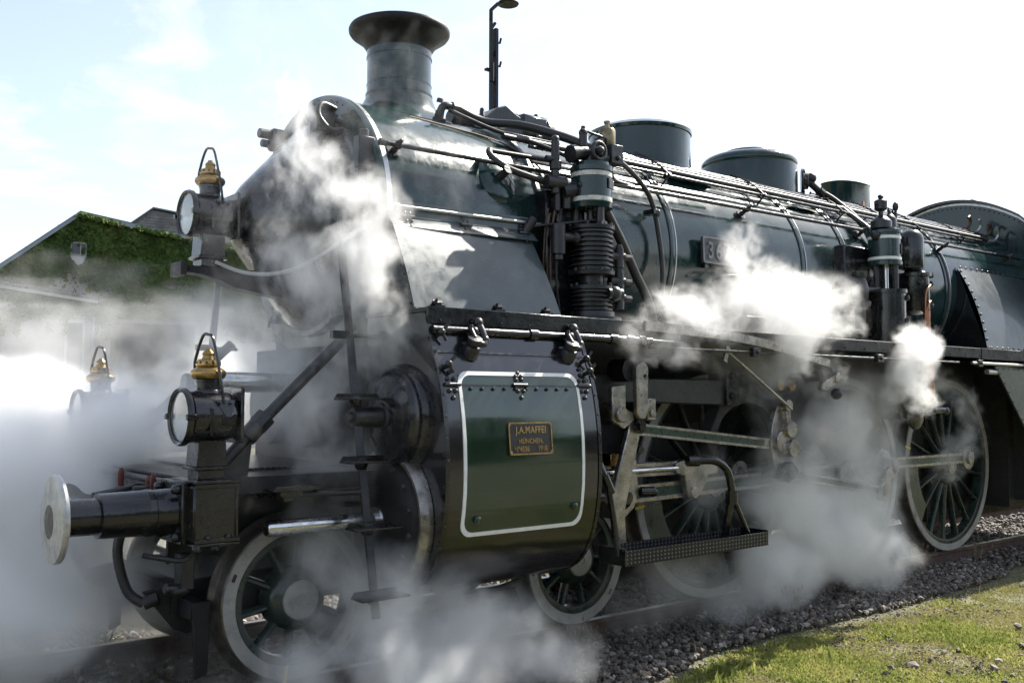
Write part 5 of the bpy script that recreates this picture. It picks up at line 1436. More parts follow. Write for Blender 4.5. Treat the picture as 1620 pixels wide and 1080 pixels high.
for t in np.linspace(-1, 1, 15):
    el.append((5.74 + .10 * (1 - t * t) * -1 + .06, 1.30 + .30 * t))
poly = el + [(x + .15, z) for x, z in el[::-1]]
elo = obj('expansion_link', MB().prism(poly, (0, -1.20, 0), (1, 0, 0), (0, 0, 1), (0, .05, 0)).cyl((5.82, -1.24, 1.30), (5.82, -1.14, 1.30), .09, n=24), 'steel', loco, 0.006)
obj('link_foot', MB().prism([(5.74, 1.0), (5.78, 1.12), (5.90, 1.13), (5.98, 1.06), (5.93, .99), (5.84, .96)], (0, -1.27, 0), (1, 0, 0), (0, 0, 1), (0, .09, 0)).cyl((5.86, -1.29, 1.03), (5.86, -1.16, 1.03), .04, n=16), 'black', elo, 0.006)
li = MB().bar((5.86, -1.24, 1.60), (5.90, -1.24, 1.34), .025, .06).cyl((5.86, -1.27, 1.60), (5.86, -1.2, 1.60), .05, n=16).cyl((5.90, -1.27, 1.40), (5.90, -1.2, 1.40), .07, n=16).cyl((5.92, -1.28, 1.24), (5.92, -1.18, 1.24), .075, n=18).box(5.80, 5.92, -1.25, -1.2, 1.20, 1.28)
obj('lifting_link', li, 'steel', loco, 0.004)
obj('reach_rod', MB().add(*(lambda P: ([q for p in P for q in (p + V(0, 0, .034), p + V(0, 0, -.034), p + V(0, .024, -.034), p + V(0, .024, .034))], [(i * 4 + k, i * 4 + (k + 1) % 4, (i + 1) * 4 + (k + 1) % 4, (i + 1) * 4 + k) for i in range(len(P) - 1) for k in range(4)]))(
    [V(3.9 + 2.35 * t, -1.47 + .06 * t, 2.165 - .10 * t ** 1.3 - .24 * max(0, t - .35) ** 1.8) for t in np.linspace(0, 1, 18)])), 'steel', loco)
la = MB().prism([(6.17, 1.74), (6.20, 1.80), (6.40, 1.88), (6.44, 1.84), (6.42, 1.80), (6.24, 1.72)], (0, -1.38, 0), (1, 0, 0), (0, 0, 1), (0, .05, 0)).cyl((6.40, -1.40, 1.84), (6.40, -1.30, 1.84), .045, n=16)
obj('lifting_arm', la, 'steel', loco, 0.006)
obj('weigh_shaft', MB().cyl((6.35, -1.32, 1.88), (6.35, -.8, 1.88), .075, n=20).ball((6.46, -1.33, 1.70), .05), 'iron', loco)
obj('cock_linkage', MB().cyl((4.92, -1.36, 2.03), (5.80, -1.33, 1.57), .012).obox((4.92, -1.36, 2.0), V(.02, 0, -.01), V(0, .008, 0), V(.02, 0, .06)), 'steel', loco)
# footstep with handrails
stp = obj('footstep', MB().box(3.66, 5.20, -1.50, -1.27, .545, .557), 'treadplate', loco)
obj('step_front_lip', MB().box(3.66, 5.20, -1.512, -1.50, .535, .635), 'treadplate', stp)
obj('step_back_lip', MB().box(3.66, 5.20, -1.27, -1.258, .545, .645), 'treadplate', stp)
for x in (3.645, 5.20):
    obj('step_end', MB().box(x, x + .015, -1.512, -1.258, .535, .65), 'black', stp)
obj('step_hanger', MB().tube([V(3.58, -1.40, 1.12), V(3.60, -1.42, .98), V(3.66, -1.44, .60)], .022, 10).tube([V(3.50, -1.33, 1.30), V(3.54, -1.38, 1.2), V(3.58, -1.40, 1.10)], .03, 10).cyl((3.56, -1.40, 1.14), (3.62, -1.41, 1.02), .032), 'black', stp)
obj('step_hanger', MB().tube([V(4.60, -1.30, 1.19), V(4.74, -1.38, 1.19), V(4.86, -1.40, 1.12), V(4.91, -1.40, 1.0), V(4.92, -1.40, .90)], .030, 12, smooth=6).cyl((4.92, -1.40, .96), (4.92, -1.40, .86), .048, n=10).cyl((4.55, -1.28, 1.19), (4.64, -1.31, 1.19), .042, n=10).cyl((4.92, -1.39, .9), (4.92, -1.32, .58), .028, n=10).cyl((4.93, -1.41, .90), (5.08, -1.44, .60), .018, n=10).cyl((5.08, -1.44, .56), (5.08, -1.44, .60), .05, n=10), 'black', stp)

# ================================================================== LANTERNS
def lantern(loc, label, s=1.0):
    """oil lamp with a round front lens facing -X; origin at the foot"""
    t = empty('oil_lantern', (0, 0, 0), label, 'lantern', 'oil lanterns on the front of the locomotive')
    zc = .335
    obj('lamp_foot', MB().box(-.075, .075, -.075, .075, 0, .05).box(-.10, .10, -.09, .09, .05, .068).prism([(-.085, .068), (.085, .068), (.075, .21), (-.075, .21)], (0, -.08, 0), (1, 0, 0), (0, 0, 1), (0, .16, 0)), 'black', t, 0.004)
    obj('lamp_body', MB().lathe([(-.125, .128), (-.115, .140), (.07, .140), (.10, .135), (.13, .12)], (0, 0, zc), (1, 0, 0), 48, cap=False).lathe([(.13, .12), (.135, 0)], (0, 0, zc), (1, 0, 0), 48, cap=False), 'black', t)
    obj('back_plate', MB().prism([(-.135, -.145), (-.135, .16), (.135, .16), (.135, -.145)], (.135, 0, zc), (0, 1, 0), (0, 0, 1), (.02, 0, 0)), 'black', t, 0.006)
    obj('lens_ring', MB().lathe([(-.155, .134), (-.165, .150), (-.15, .158), (-.13, .156), (-.122, .14)], (0, 0, zc), (1, 0, 0), 56, cap=False), 'black', t)
    obj('reflector', MB().lathe([(-.128, .136), (-.06, .11), (-.02, .06), (-.01, .0)], (0, 0, zc), (1, 0, 0), 48, cap=False), 'reflector', t)
    obj('lens', MB().lathe([(-.158, .0), (-.154, .09), (-.148, .138), (-.144, .138), (-.148, .09), (-.152, 0)], (0, 0, zc), (1, 0, 0), 48, cap=False), 'lens', t)
    cl_ = MB()
    for a in (90, 270):
        c = V(-.145, .155 * math.sin(R(a)), zc + .155 * math.cos(R(a)))
        cl_.box(c[0] - .03, c[0] + .03, c[1] - .014, c[1] + .014, c[2] - .016, c[2] + .016)
    obj('lens_clip', cl_, 'black', t, 0.003)
    obj('lamp_collar', MB().lathe([(.125, .075), (.14, .070), (.145, .066), (.185, .066), (.187, .070), (.20, .070)], (0, 0, zc), (0, 0, 1), 32), 'black', t)
    obj('lamp_chimney', MB().lathe([(.27, .06), (.275, .082), (.29, .094), (.305, .097), (.32, .090), (.335, .066), (.34, .06), (.345, .066), (.352, .067), (.375, .062), (.38, .052), (.382, .036), (.40, .030), (.41, .034), (.42, .03), (.43, .018), (.44, .014), (.442, 0)], (0, 0, zc - .07), (0, 0, 1), 40), 'brass', t)
    vh = MB()
    for k in range(12):
        a = 2 * math.pi * k / 12
        vh.bolt((.065 * math.cos(a), .065 * math.sin(a), zc + .292), (math.cos(a), math.sin(a), 0), .007, .002)
    obj('vent_holes', vh, 'under', t)
    obj('carrying_handle', MB().tube([V(.04, -.12, zc + .06), V(.03, -.125, zc + .14), V(.015, -.10, zc + .28), V(.0, -.06, zc + .42), V(-.01, -.02, zc + .445), V(-.02, .03, zc + .44), V(-.03, .09, zc + .34), V(-.03, .11, zc + .25), V(0.03, .12, zc + .06)], .0085, 8, smooth=4), 'black', t)
    sd_ = MB().prism([(-.05, .04), (.06, .04), (.03, -.05), (.0, -.05)], (.045, -.128, zc + .05), (1, 0, 0), (0, .35, 1), (0, -.006, 0))
    for dx, dz in ((-.03, .025), (.03, .025), (.01, -.03)):
        sd_.rivet((.045 + dx, -.136, zc + .05 + dz), (0, -1, .3), .009)
    obj('handle_bracket', sd_, 'black', t)
    obj('side_door', MB().box(.03, .10, -.146, -.13, zc - .045, zc + .015).box(-.04, -.02, -.143, -.13, zc - .1, zc + .05), 'black', t, 0.003)
    return t
near_l = lantern((0, 0, 0), 'black oil lantern with golden brass chimney on the near buffer box in clear view')
far_l = copy_tree(near_l, V(.965, .93, 1.222)); far_l['label'] = 'oil lantern beside the far buffer almost lost in dense white steam'
top_l = copy_tree(near_l, V(1.345, 0, 2.50)); top_l['label'] = 'oil lantern on the bracket before the smokebox door, highest of the lanterns'
near_l.location = V(.965, -.97, 1.222)

# ================================================================== TRACK AND GROUND
def ground_z(x, y):
    """height of the trodden ground"""
    z = -.155 + .035 * (fbm(x * .6, y * .6, 3) - .5) - .02 * np.clip((-y - 2) * .3, 0, 1)
    return z
gx = np.concatenate([np.linspace(-900, -30, 14), np.linspace(-22, 40, 200), np.linspace(60, 1200, 16)])
gy = np.concatenate([np.linspace(-700, -16, 14), np.linspace(-10, 12, 120), np.linspace(20, 1200, 16)])
GX, GY = np.meshgrid(gx, gy, indexing='ij')
GZ = ground_z(GX, GY) - .02
nx_, ny_ = len(gx), len(gy)
vv_ = np.stack([GX, GY, GZ], -1).reshape(-1, 3)
me = bpy.data.meshes.new('ground')
ii = np.arange(nx_ - 1)[:, None] * ny_ + np.arange(ny_ - 1)[None, :]
ff = np.stack([ii, ii + ny_, ii + ny_ + 1, ii + 1], -1).reshape(-1, 4)
me.from_pydata(vv_.tolist(), [], ff.tolist()); me.shade_smooth()
me.materials.append(M['soil'])
ground = bpy.data.objects.new('ground', me); COL.objects.link(ground)
tag(ground, 'dry trodden soil and gravel around the track', None, None, 'structure')

track = empty('railway_track', (0, 0, 0), 'rusty railway track under the locomotive bedded in dark ballast', 'railway track')
prof = [(-.036, 0), (-.034, .0), (.034, 0), (.036, -.006), (.036, -.03), (.010, -.042), (.008, -.135), (.06, -.155), (.06, -.165), (-.06, -.165), (-.06, -.155), (-.008, -.135), (-.010, -.042), (-.036, -.03), (-.036, -.006)]
for y in (-.752, .752):
    obj('rail', MB().prism(prof, (-40, y, 0), (0, 1, 0), (0, 0, 1), (160, 0, 0)), 'rail', track, smooth=0)
    obj('rail_head_top', MB().box(-40, 120, y - .028, y + .028, .0005, .003), 'railtop', track)
sl0 = obj('sleeper', MB().box(-1.30, -1.04, -1.18, 1.18, -.30, -.165), 'sleeper', track, 0.012)
copies(sl0, track, [(-1.17 + .64 * k, 0, ORG[sl0.name][2]) for k in range(1, 30)])

# ballast: single stones nearest the camera, the rest as one mass
ballast = empty('ballast', (0, 0, -.16), 'dark broken ballast stones heaped along the rails', None, None)
tag(ballast, kind='structure')
ico = bmesh.new(); bmesh.ops.create_icosphere(ico, subdivisions=1, radius=1)
IV = np.array([v.co[:] for v in ico.verts]); ico.verts.index_update(); IF = [tuple(v.index for v in f.verts) for f in ico.faces]; ico.free()
def stone_verts(r):
    v = IV * (1 + r.uniform(-.28, .28, (len(IV), 1)))
    v = v * r.uniform(.6, 1.25, 3)
    # planar cuts give broken faces
    for _ in range(4):
        n = unit(r.normal(size=3)); d = v @ n; k = r.uniform(.55, .8)
        v = v - np.outer(np.maximum(d - k, 0), n)
    a, b, c = r.uniform(0, 6.28, 3)
    Rm = np.array(Matrix.Rotation(a, 3, 'X') @ Matrix.Rotation(b, 3, 'Y') @ Matrix.Rotation(c, 3, 'Z'))
    return v @ Rm.T
def ballast_edge(x):
    """near edge of the stone bed (y)"""
    return -1.50 - .22 * (fbm(x * .9, 0 * x, 11) - .5) * 2 + np.clip((x - 7) * .05, 0, .3) - .22 * np.clip((5.2 - x), 0, 3.5)
stone_meshes = []
for k in range(14):
    me = bpy.data.meshes.new('stone')
    me.from_pydata(stone_verts(rng).tolist(), [], IF)
    me.materials.append(M['stone'])
    stone_meshes.append(me)
cands = []
while len(cands) < 300:
    x = rng.uniform(.2, 5.6); y = rng.uniform(-1.75, -.80) if x > 2.6 else rng.uniform(-1.4, 1.5)
    if y < ballast_edge(np.array(x)) : continue
    if abs(abs(y) - .752) < .07: continue
    if x < 2.6 and rng.random() < .3: continue
    cands.append((x, y))
for k, (x, y) in enumerate(cands):
    s = float(rng.uniform(.020, .036))
    if rng.random() < .06: s *= 1.35
    o = bpy.data.objects.new('stone', stone_meshes[k % 14]); COL.objects.link(o)
    o.parent = ballast
    z = float(ground_z(np.array(x), np.array(y)))
    hz = .045 * max(0, 1 - abs(abs(y) - .9) / .8)
    o.location = (x, y, z + hz + s * .4 + .16 + .012)
    o.scale = (s, s, s * .85); o.rotation_euler = (rng.uniform(-.4, .4), rng.uniform(-.4, .4), rng.uniform(0, 6.28))
def stone_mass(name, n, x0, x1, y0, y1, smin, smax, parent, keep=None, lift=.0):
    vs, fs, c = [], [], 0
    lib = [stone_verts(rng) for _ in range(24)]
    for _ in range(n):
        x, y = rng.uniform(x0, x1), rng.uniform(y0, y1)
        if keep is not None and not keep(x, y): continue
        s = rng.uniform(smin, smax)
        z = float(ground_z(np.array(x), np.array(y))) + .05 * max(0, 1 - abs(abs(y) - .9) / .8) + lift
        a = rng.uniform(0, 6.28); v = lib[rng.integers(24)]
        ca, sa = math.cos(a), math.sin(a)
        w = np.stack([v[:, 0] * ca - v[:, 1] * sa, v[:, 0] * sa + v[:, 1] * ca, v[:, 2] * .85], -1) * s + (x, y, z + s * rng.uniform(-.2, .45))
        vs.append(w); fs.append(np.array(IF) + c); c += len(v)
    me = bpy.data.meshes.new(name)
    me.from_pydata(np.concatenate(vs).tolist(), [], np.concatenate(fs).tolist())
    me.materials.append(M['stone'])
    o = bpy.data.objects.new(name, me); COL.objects.link(o)
    if parent is not None:
        o.parent = parent; o.location = -Vector(ORG[parent.name])
    o['kind'] = 'stuff'
    return o
def on_bed(x, y):
    return y > float(ballast_edge(np.array(x))) and abs(abs(y) - .752) > .055
stone_mass('gravel', 11000, 2.2, 9.5, -2.2, -.70, .014, .034, ballast, on_bed)
stone_mass('gravel', 4200, 9.5, 19, -1.9, -.70, .018, .036, ballast, on_bed)
stone_mass('gravel', 5200, -3.0, 4.0, -1.8, 2.6, .018, .038, ballast, lambda x, y: abs(abs(y) - .752) > .055 and (x < 2.3 or y > -.7))
stone_mass('gravel', 5200, 2.0, 9, -3.6, -1.2, .004, .013, ballast, lambda x, y: fbm(np.array(x) * 1.1, np.array(y) * 1.1, 5) > .5 or y > float(ballast_edge(np.array(x))) - .25)
stone_mass('gravel', 36, 4.6, 7.0, -3.5, -2.5, .02, .045, ballast, None, .0)

stone_mass('gravel', 9000, 2.0, 16, -.70, 1.9, .022, .045, ballast, lambda x, y: abs(abs(y) - .752) > .055)

# ---- low grass and moss on the near side
def blades(name, mat, pts, h, w, lean, label):
    n = len(pts)
    x, y = pts[:, 0], pts[:, 1]
    z = ground_z(x, y) - .018
    a = rng.uniform(0, 2 * np.pi, n); l = rng.uniform(.2, 1, n) * lean
    hh = h * rng.uniform(.45, 1.2, n); ww = w * rng.uniform(.6, 1.3, n)
    dx, dy = np.cos(a), np.sin(a)
    b = rng.uniform(0, 2 * np.pi, n)
    ex, ey = np.cos(b), np.sin(b)
    base = np.stack([x, y, z], -1)
    mid = base + np.stack([dx * l * .35, dy * l * .35, hh * .6], -1)
    tip = base + np.stack([dx * l, dy * l, hh], -1)
    e = np.stack([ex * ww, ey * ww, 0 * ww], -1)
    v = np.stack([base - e * .6, base + e * .6, mid + e, tip, mid - e], 1).reshape(-1, 3)
    f = (np.arange(n)[:, None] * 5 + np.arange(5)[None, :]).tolist()
    me = bpy.data.meshes.new(name); me.from_pydata(v.tolist(), [], f); me.materials.append(M[mat])
    o = bpy.data.objects.new(name, me); COL.objects.link(o)
    tag(o, label, None, None, 'stuff')
    return o
def scatter(n, x0, x1, y0, y1, f):
    p = np.stack([rng.uniform(x0, x1, n), rng.uniform(y0, y1, n)], -1)
    return p[f(p[:, 0], p[:, 1]) > rng.uniform(0, 1, n)]
def edge_f(x, y):
    return np.clip((ballast_edge(x) - .06 - y) / .22, 0, 1)
def clump(x, y):
    return np.clip((fbm(x * 1.25, y * 1.25, 21, 5) - .42) * 6, 0, 1)
gp = np.concatenate([scatter(210000, 2.4, 9, -4.2, -1.2, lambda x, y: edge_f(x, y) * clump(x, y)),
                     scatter(60000, 9, 24, -5, -.9, lambda x, y: edge_f(x, y) * np.clip(clump(x, y) + .25, 0, 1))])
blades('grass', 'grass', gp, .034, .0065, .030, 'short bright green grass in sunlit patches beside the ballast')
mp_ = np.concatenate([scatter(170000, 2.4, 9, -4.2, -1.2, lambda x, y: edge_f(x, y) * (.30 + .55 * (1 - clump(x, y))) * np.clip((fbm(x * 2.2, y * 2.2, 41) - .22) * 5, 0, 1)),
                      scatter(26000, 9, 24, -5, -.9, lambda x, y: edge_f(x, y) * .5)])
blades('dry_moss', 'dry', mp_, .014, .006, .022, 'dry yellowish moss and stubble between the grass patches')
wd = scatter(5200, 2.6, 10, -4.2, -1.3, lambda x, y: edge_f(x, y) * np.clip((fbm(x * 2.6, y * 2.6, 77, 4) - .60) * 9, 0, 1))
blades('verge_weeds', 'grass', wd, .085, .013, .06, 'taller leafy weeds in tufts among the short grass')
stalk_p = scatter(900, 2.6, 14, -4.2, -1.1, lambda x, y: .5 * np.ones_like(x))
blades('dead_stalks', 'dry', stalk_p, .12, .0022, .07, 'thin dead stalks scattered over the verge and ballast edge')
far_g = scatter(42000, -6, 30, 1.6, 16, lambda x, y: np.clip((fbm(x * .7, y * .7, 31) - .35) * 4, 0, 1))
blades('meadow_grass', 'dry', far_g, .16, .008, .10, 'pale dry grass on the far side of the track')
# dry stalks by the rail
def stalks(name, label, spots, h, mat='stem'):
    mb = MB()
    for (x, y) in spots:
        z = float(ground_z(np.array(x), np.array(y)))
        for _ in range(5):
            a = rng.uniform(0, 6.28); l = rng.uniform(.1, .5) * h; hh = h * rng.uniform(.5, 1.1)
            p0 = V(x + rng.uniform(-.02, .02), y + rng.uniform(-.02, .02), z)
            p1 = p0 + V(math.cos(a) * l * .4, math.sin(a) * l * .4, hh * .6); p2 = p0 + V(math.cos(a) * l, math.sin(a) * l, hh)
            mb.tube([p0, p1, p2], [.003, .0025, .0012], 5)
            mb.ball(p2, .007, 5, 4, (1, 1, 2.4))
    o = obj(name, mb, mat, None)
    tag(o, label, 'weed', 'dry stalks along the rail')
    return o
stalks('dry_weed', 'thin dry stalks standing in the ballast by the small wheel', [(3.75, -.92), (3.9, -.95)], .20)
stalks('dry_weed', 'pale straw tuft in the ballast ahead of the grass edge, under the thick steam', [(5.9, -1.2), (6.0, -1.22), (6.1, -1.16)], .22)
stalks('dry_weed', 'tall thin straw stalks by the rail before the rear wheel', [(8.5, -.98), (9.6, -1.0), (9.9, -.95)], .30)
# yellow-flowered weed and timber in the near left corner
def flower_weed(x, y):
    t = empty('flowering_weed', (x, y, -.15), 'low green weed with small yellow flowers beside the ballast at the foot of the picture', 'weed')
    st, lf, pe = MB(), MB(), MB()
    for _ in range(34):
        a = rng.uniform(0, 6.28); r = rng.uniform(0, .16); h = rng.uniform(.10, .30)
        p0 = V(x + r * math.cos(a), y + r * math.sin(a), -.16); p1 = p0 + V(.10 * math.cos(a), .10 * math.sin(a), h)
        st.tube([p0, (p0 + p1) / 2 + V(0, 0, .02), p1], [.003, .0025, .0018], 5)
        for k in range(9):
            q = p0 + (p1 - p0) * rng.uniform(.15, .95); b = rng.uniform(0, 6.28); l = rng.uniform(.02, .045)
            u_ = V(math.cos(b), math.sin(b), rng.uniform(-.2, .6)); w_ = V(-math.sin(b), math.cos(b), .2) * .3
            lf.add([q, q + u_ * l * .5 + w_ * l, q + u_ * l, q + u_ * l * .5 - w_ * l], [(0, 1, 2, 3)])
        if rng.random() < .6:
            for k in range(7):
                b = 2 * math.pi * k / 7; u_ = V(math.cos(b), math.sin(b), .35) * .016; w_ = V(-math.sin(b), math.cos(b), 0) * .006
                pe.add([p1, p1 + u_ * .6 + w_, p1 + u_, p1 + u_ * .6 - w_], [(0, 1, 2, 3)])
    obj('stems', st, 'weed', t); obj('leaves', lf, 'weed', t, kind='stuff', smooth=0); obj('flower_petals', pe, 'petal', t, kind='stuff', smooth=0)
flower_weed(.98, 1.05)
wb = empty('timber_crossing', (.3, 1.4, -.14), 'weathered grey timber boards in the lower corner beside the yellow flowers', 'timber')
for k in range(7):
    y0 = .30 + .165 * k
    b = obj('plank', MB().box(-1.6 + rng.uniform(-.02, .02), .62 + .0 * k + rng.uniform(-.02, .02), y0 + .55, y0 + .70, -.15, -.085 + rng.uniform(-.004, .004)), 'plank', wb, 0.006)

# ================================================================== LAMP MAST BEHIND THE BOILER
mast = empty('lamp_mast', (6.83, 4.0, -.15), 'tall dark lattice lamp mast rising behind the boiler between chimney and dome', 'lamp mast')
obj('mast_leg', MB().box(6.775, 6.80, 3.97, 4.03, -.2, 6.85), 'soot', mast, 0.004)
obj('mast_leg', MB().box(6.84, 6.89, 3.96, 4.04, -.2, 6.60), 'soot', mast, 0.004)
for k in range(17):
    z = .5 + .38 * k
    obj('lattice_bar', MB().bar((6.79, 4.0, z), (6.86, 4.0, z + .10), .03, .035), 'soot', mast)
obj('mast_arm', MB().tube([V(6.785, 4, 6.7), V(6.79, 4, 6.84), V(6.90, 4, 6.95), V(7.02, 4, 7.02)], .026, 10), 'soot', mast)
obj('lamp_head', MB().lathe([(0, 0), (0, .05), (-.03, .12), (-.06, .15), (-.075, .14), (-.075, 0)], (7.08, 4, 7.06), (0, 0, 1), 24), 'soot', mast)
for z in (6.1, 6.42):
    obj('climbing_hook', MB().tube([V(6.88, 4, z), V(6.94, 4, z + .0), V(6.96, 4, z + .07)], .016, 8), 'soot', mast)
obj('cable_clamp', MB().box(6.70, 6.78, 3.97, 4.03, 6.0, 6.03).cyl((6.765, 3.95, 5.85), (6.765, 3.95, 6.1), .03), 'soot', mast)

# ================================================================== IVY-COVERED BUILDING
TH = R(96)
BD = V(math.sin(TH), math.cos(TH), 0)             # along the wall
BN = V(math.cos(TH), -math.sin(TH), 0)            # outwards (towards the track)
BK = V(.30, .954, 0)                              # the way the house runs back
B0 = V(8.265, 28.38, 0)
def bw(s, z, off=0.0):
    return B0 + BD * s + V(0, 0, z) + BN * off
def slab(mb, a, b, back, h, fwd=0.0):
    f = BN * fwd
    return mb.add([a + f, b + f, b + f + V(0, 0, h), a + f + V(0, 0, h), a + back, b + back, b + back + V(0, 0, h), a + back + V(0, 0, h)],
                  [(0, 1, 2, 3), (4, 7, 6, 5), (0, 3, 7, 4), (1, 5, 6, 2), (3, 2, 6, 7), (0, 4, 5, 1)])
bld = empty('ivy_house', tuple(bw(2, -.15)), 'grey house behind the far lantern with its wall and gable overgrown by ivy', 'house')
obj('wall', MB().prism([(-2.9, -.2), (-2.9, 5.30), (0, 7.70), (9.5, 6.36), (9.5, -.2)], bw(0, 0), BD, (0, 0, 1), BK * 8), 'plaster', bld)
rake = ((-2.35, 5.80, 0, 7.76), (0, 7.76, 9.9, 6.36))
for (s0, z0, s1, z1) in rake:
    obj('roof', slab(MB(), bw(s0, z0, 0), bw(s1, z1, 0), BK * 8.4, .07, .25), 'roof', bld)
    obj('barge_board', slab(MB(), bw(s0, z0 - .10, .26), bw(s1, z1 - .10, .26), -BN * .04, .13), 'fascia', bld)
obj('gutter', MB().cyl(bw(-2.5, 5.72, .3), bw(-2.9, 5.55, .3), .05), 'fascia', bld)
# little pointed window under the ridge
wo_ = obj('gable_window', MB().prism([(-.24, 6.36), (.26, 6.36), (.26, 6.74), (.22, 6.80), (-.14, 6.80), (-.24, 6.7)], bw(0, 0, .02), BD, (0, 0, 1), BN * .05), 'frame_wood', bld)
for s0, s1 in ((-.20, .05), (.09, .22)):
    obj('pane', MB().prism([(s0, 6.39), (s1, 6.39), (s1, 6.75), (s0, 6.75)], bw(0, 0, .075), BD, (0, 0, 1), BN * .006), 'pane', wo_)
obj('window_apron', MB().prism([(-.25, 6.34), (.27, 6.34), (.25, 6.16), (.02, 5.96), (-.20, 6.12)], bw(0, 0, .03), BD, (0, 0, 1), BN * .06), 'frame_wood', wo_)
# tiled ledge falling to the right
def lz(s): return 5.0 - (s - .57) * .118
lg = obj('ledge', MB().prism([(-3.0, lz(-3) - .24), (.62, lz(.62) - .24), (.62, lz(.62) - .14), (-3.0, lz(-3) - .14)], bw(0, 0, 0), BD, (0, 0, 1), BN * .30), 'frame_wood', bld)
ld = unit(BD - V(0, 0, .118))
t0 = obj('tile', MB().obox(bw(-2.9, lz(-2.9) - .03, .16), ld * .085, BN * .19 + V(0, 0, -.05), V(0, 0, .03)), 'tile', lg)
copies(t0, lg, [ORG[t0.name] + ld * .19 * k + V(0, 0, .014 * (k % 2)) for k in range(1, 19)])
# ground-floor window and downpipe
gw = obj('ground_floor_window', MB().prism([(-.36, 2.4), (.27, 2.4), (.27, 4.20), (-.36, 4.20)], bw(0, 0, .02), BD, (0, 0, 1), BN * .06), 'frame_wood', bld)
obj('pane', MB().prism([(-.28, 2.5), (.19, 2.5), (.19, 4.08), (-.28, 4.08)], bw(0, 0, .085), BD, (0, 0, 1), BN * .006), 'pane', gw)
obj('window_lintel', MB().prism([(-.5, 4.24), (.45, 4.24), (.45, 4.38), (-.5, 4.38)], bw(0, 0, .01), BD, (0, 0, 1), BN * .1), 'plaster', gw)
obj('downpipe', MB().cyl(bw(.52, 0, .12), bw(.52, 4.4, .12), .045), 'fascia', bld)
# ivy
def ivy_density(s, z):
    top = np.where(s < 0, 7.70 + s * .828, 7.70 - s * .141)
    d = np.ones_like(s)
    d *= (z < top + .04) & (s > -2.9) & (s < 9.4)
    hole = ((s > -.30) & (s < .30) & (z > 5.9) & (z < 6.84))
    d *= np.where(hole, np.where((z < 6.3) & (np.abs(s) > (z - 5.92) * .8), 1.0, .015), 1)
    bare = fbm(s * 1.3, z * 2.0, 51, 4)
    low = np.clip((z - 4.9) / .3, 0, 1) * np.clip((5.75 - z) / .4, 0, 1) * (s > -1.5) * (s < 1.1)
    d *= np.where(bare > .72 - .27 * low, .05, 1)
    d *= np.where((np.abs(z - lz(s) + .05) < .15) & (s < .6), .04, 1)
    edge = 4.3 + .5 * (fbm(s * 1.1, s * 0, 61) - .5) - .1 * (s > .7)
    hang = (fbm(s * 5, s * 0, 63) > .58) * .5
    d *= np.clip((z - edge + .12 + hang) / .2, 0, 1)
    return d
n = 62000
s = rng.uniform(-2.9, 9.4, n); z = rng.uniform(3.5, 7.85, n)
keep = ivy_density(s, z) > rng.uniform(0, 1, n)
s, z = s[keep], z[keep]
n = len(s)
off = .05 + .42 * np.clip(fbm(s * 1.7, z * 1.7, 71, 4) - .25, 0, 1) * rng.uniform(.3, 1, n) + np.where(z > 7.62 - np.abs(s) * .14, .2, 0)
P = B0 + np.outer(s, BD) + np.outer(z, V(0, 0, 1)) + np.outer(off, BN)
sz = rng.uniform(.035, .095, n)
nrm_ = BN + rng.normal(size=(n, 3)) * .5 + V(0, 0, .45); nrm_ /= np.linalg.norm(nrm_, axis=1)[:, None]
dn = V(0, 0, -1) + rng.normal(size=(n, 3)) * .5
dn -= nrm_ * (dn * nrm_).sum(1)[:, None]; dn /= np.linalg.norm(dn, axis=1)[:, None]
sd2 = np.cross(nrm_, dn)
k_ = sz[:, None]
vs = np.stack([P - dn * k_, P + sd2 * k_ * .9 - dn * k_ * .2, P + dn * k_ * 1.1, P - sd2 * k_ * .9 - dn * k_ * .2], 1).reshape(-1, 3)
me = bpy.data.meshes.new('ivy_leaves'); me.from_pydata((vs - ORG[bld.name]).tolist(), [], (np.arange(n)[:, None] * 4 + np.arange(4)[None, :]).tolist()); me.materials.append(M['ivy'])
iv = bpy.data.objects.new('ivy_leaves', me); COL.objects.link(iv); iv.parent = bld; iv['kind'] = 'stuff'

# weathered timber barn behind
C0 = B0 + V(2.4, 8, 0)
def bq(s, z, off=0.0):
    return C0 + BD * s + V(0, 0, z) + BN * off
bar = empty('timber_barn', tuple(bq(3, -.15)), 'weathered grey timber barn rising behind the roof of the ivy house', 'barn')
obj('barn_wall', MB().prism([(.6, -.2), (.6, 7.9), (2.73, 9.68), (3.84, 9.55), (9, 8.55), (9, -.2)], bq(0, 0, -.1), BD, (0, 0, 1), BK * 5.5), 'plank', bar)
for k in range(17):
    z0 = 7.6 + .122 * k
    sl = max(.62, 2.73 - (9.66 - z0) / .836 + .12)
    if z0 + .12 < 9.52:
        obj('board', MB().prism([(sl, z0), (3.82, z0), (3.82, z0 + .112), (sl + .12, z0 + .112)], bq(0, 0, -.09 + .012 * (k % 3)), BD, (0, 0, 1), BN * .035), 'plank', bar)
for k in range(26):
    s0 = 3.86 + .19 * k
    t_ = 9.50 - (s0 - 3.84) * .195
    obj('board', MB().prism([(s0, 6.4), (s0 + .165, 6.4), (s0 + .165, t_), (s0, t_ + .03)], bq(0, 0, -.085 + .014 * (k % 3)), BD, (0, 0, 1), BN * .035), 'plank', bar)
for (s0, z0, s1, z1) in ((.4, 7.78, 2.73, 9.72), (2.73, 9.72, 3.9, 9.60), (3.9, 9.60, 9.2, 8.56)):
    obj('barn_roof', slab(MB(), bq(s0, z0, 0), bq(s1, z1, 0), BK * 6, .06, .06), 'roof', bar)
shd = empty('lean_to_shed', tuple(bw(2.2, -.15, 1.5)), 'low dark shed before the ivy house, half hidden in steam', 'shed')
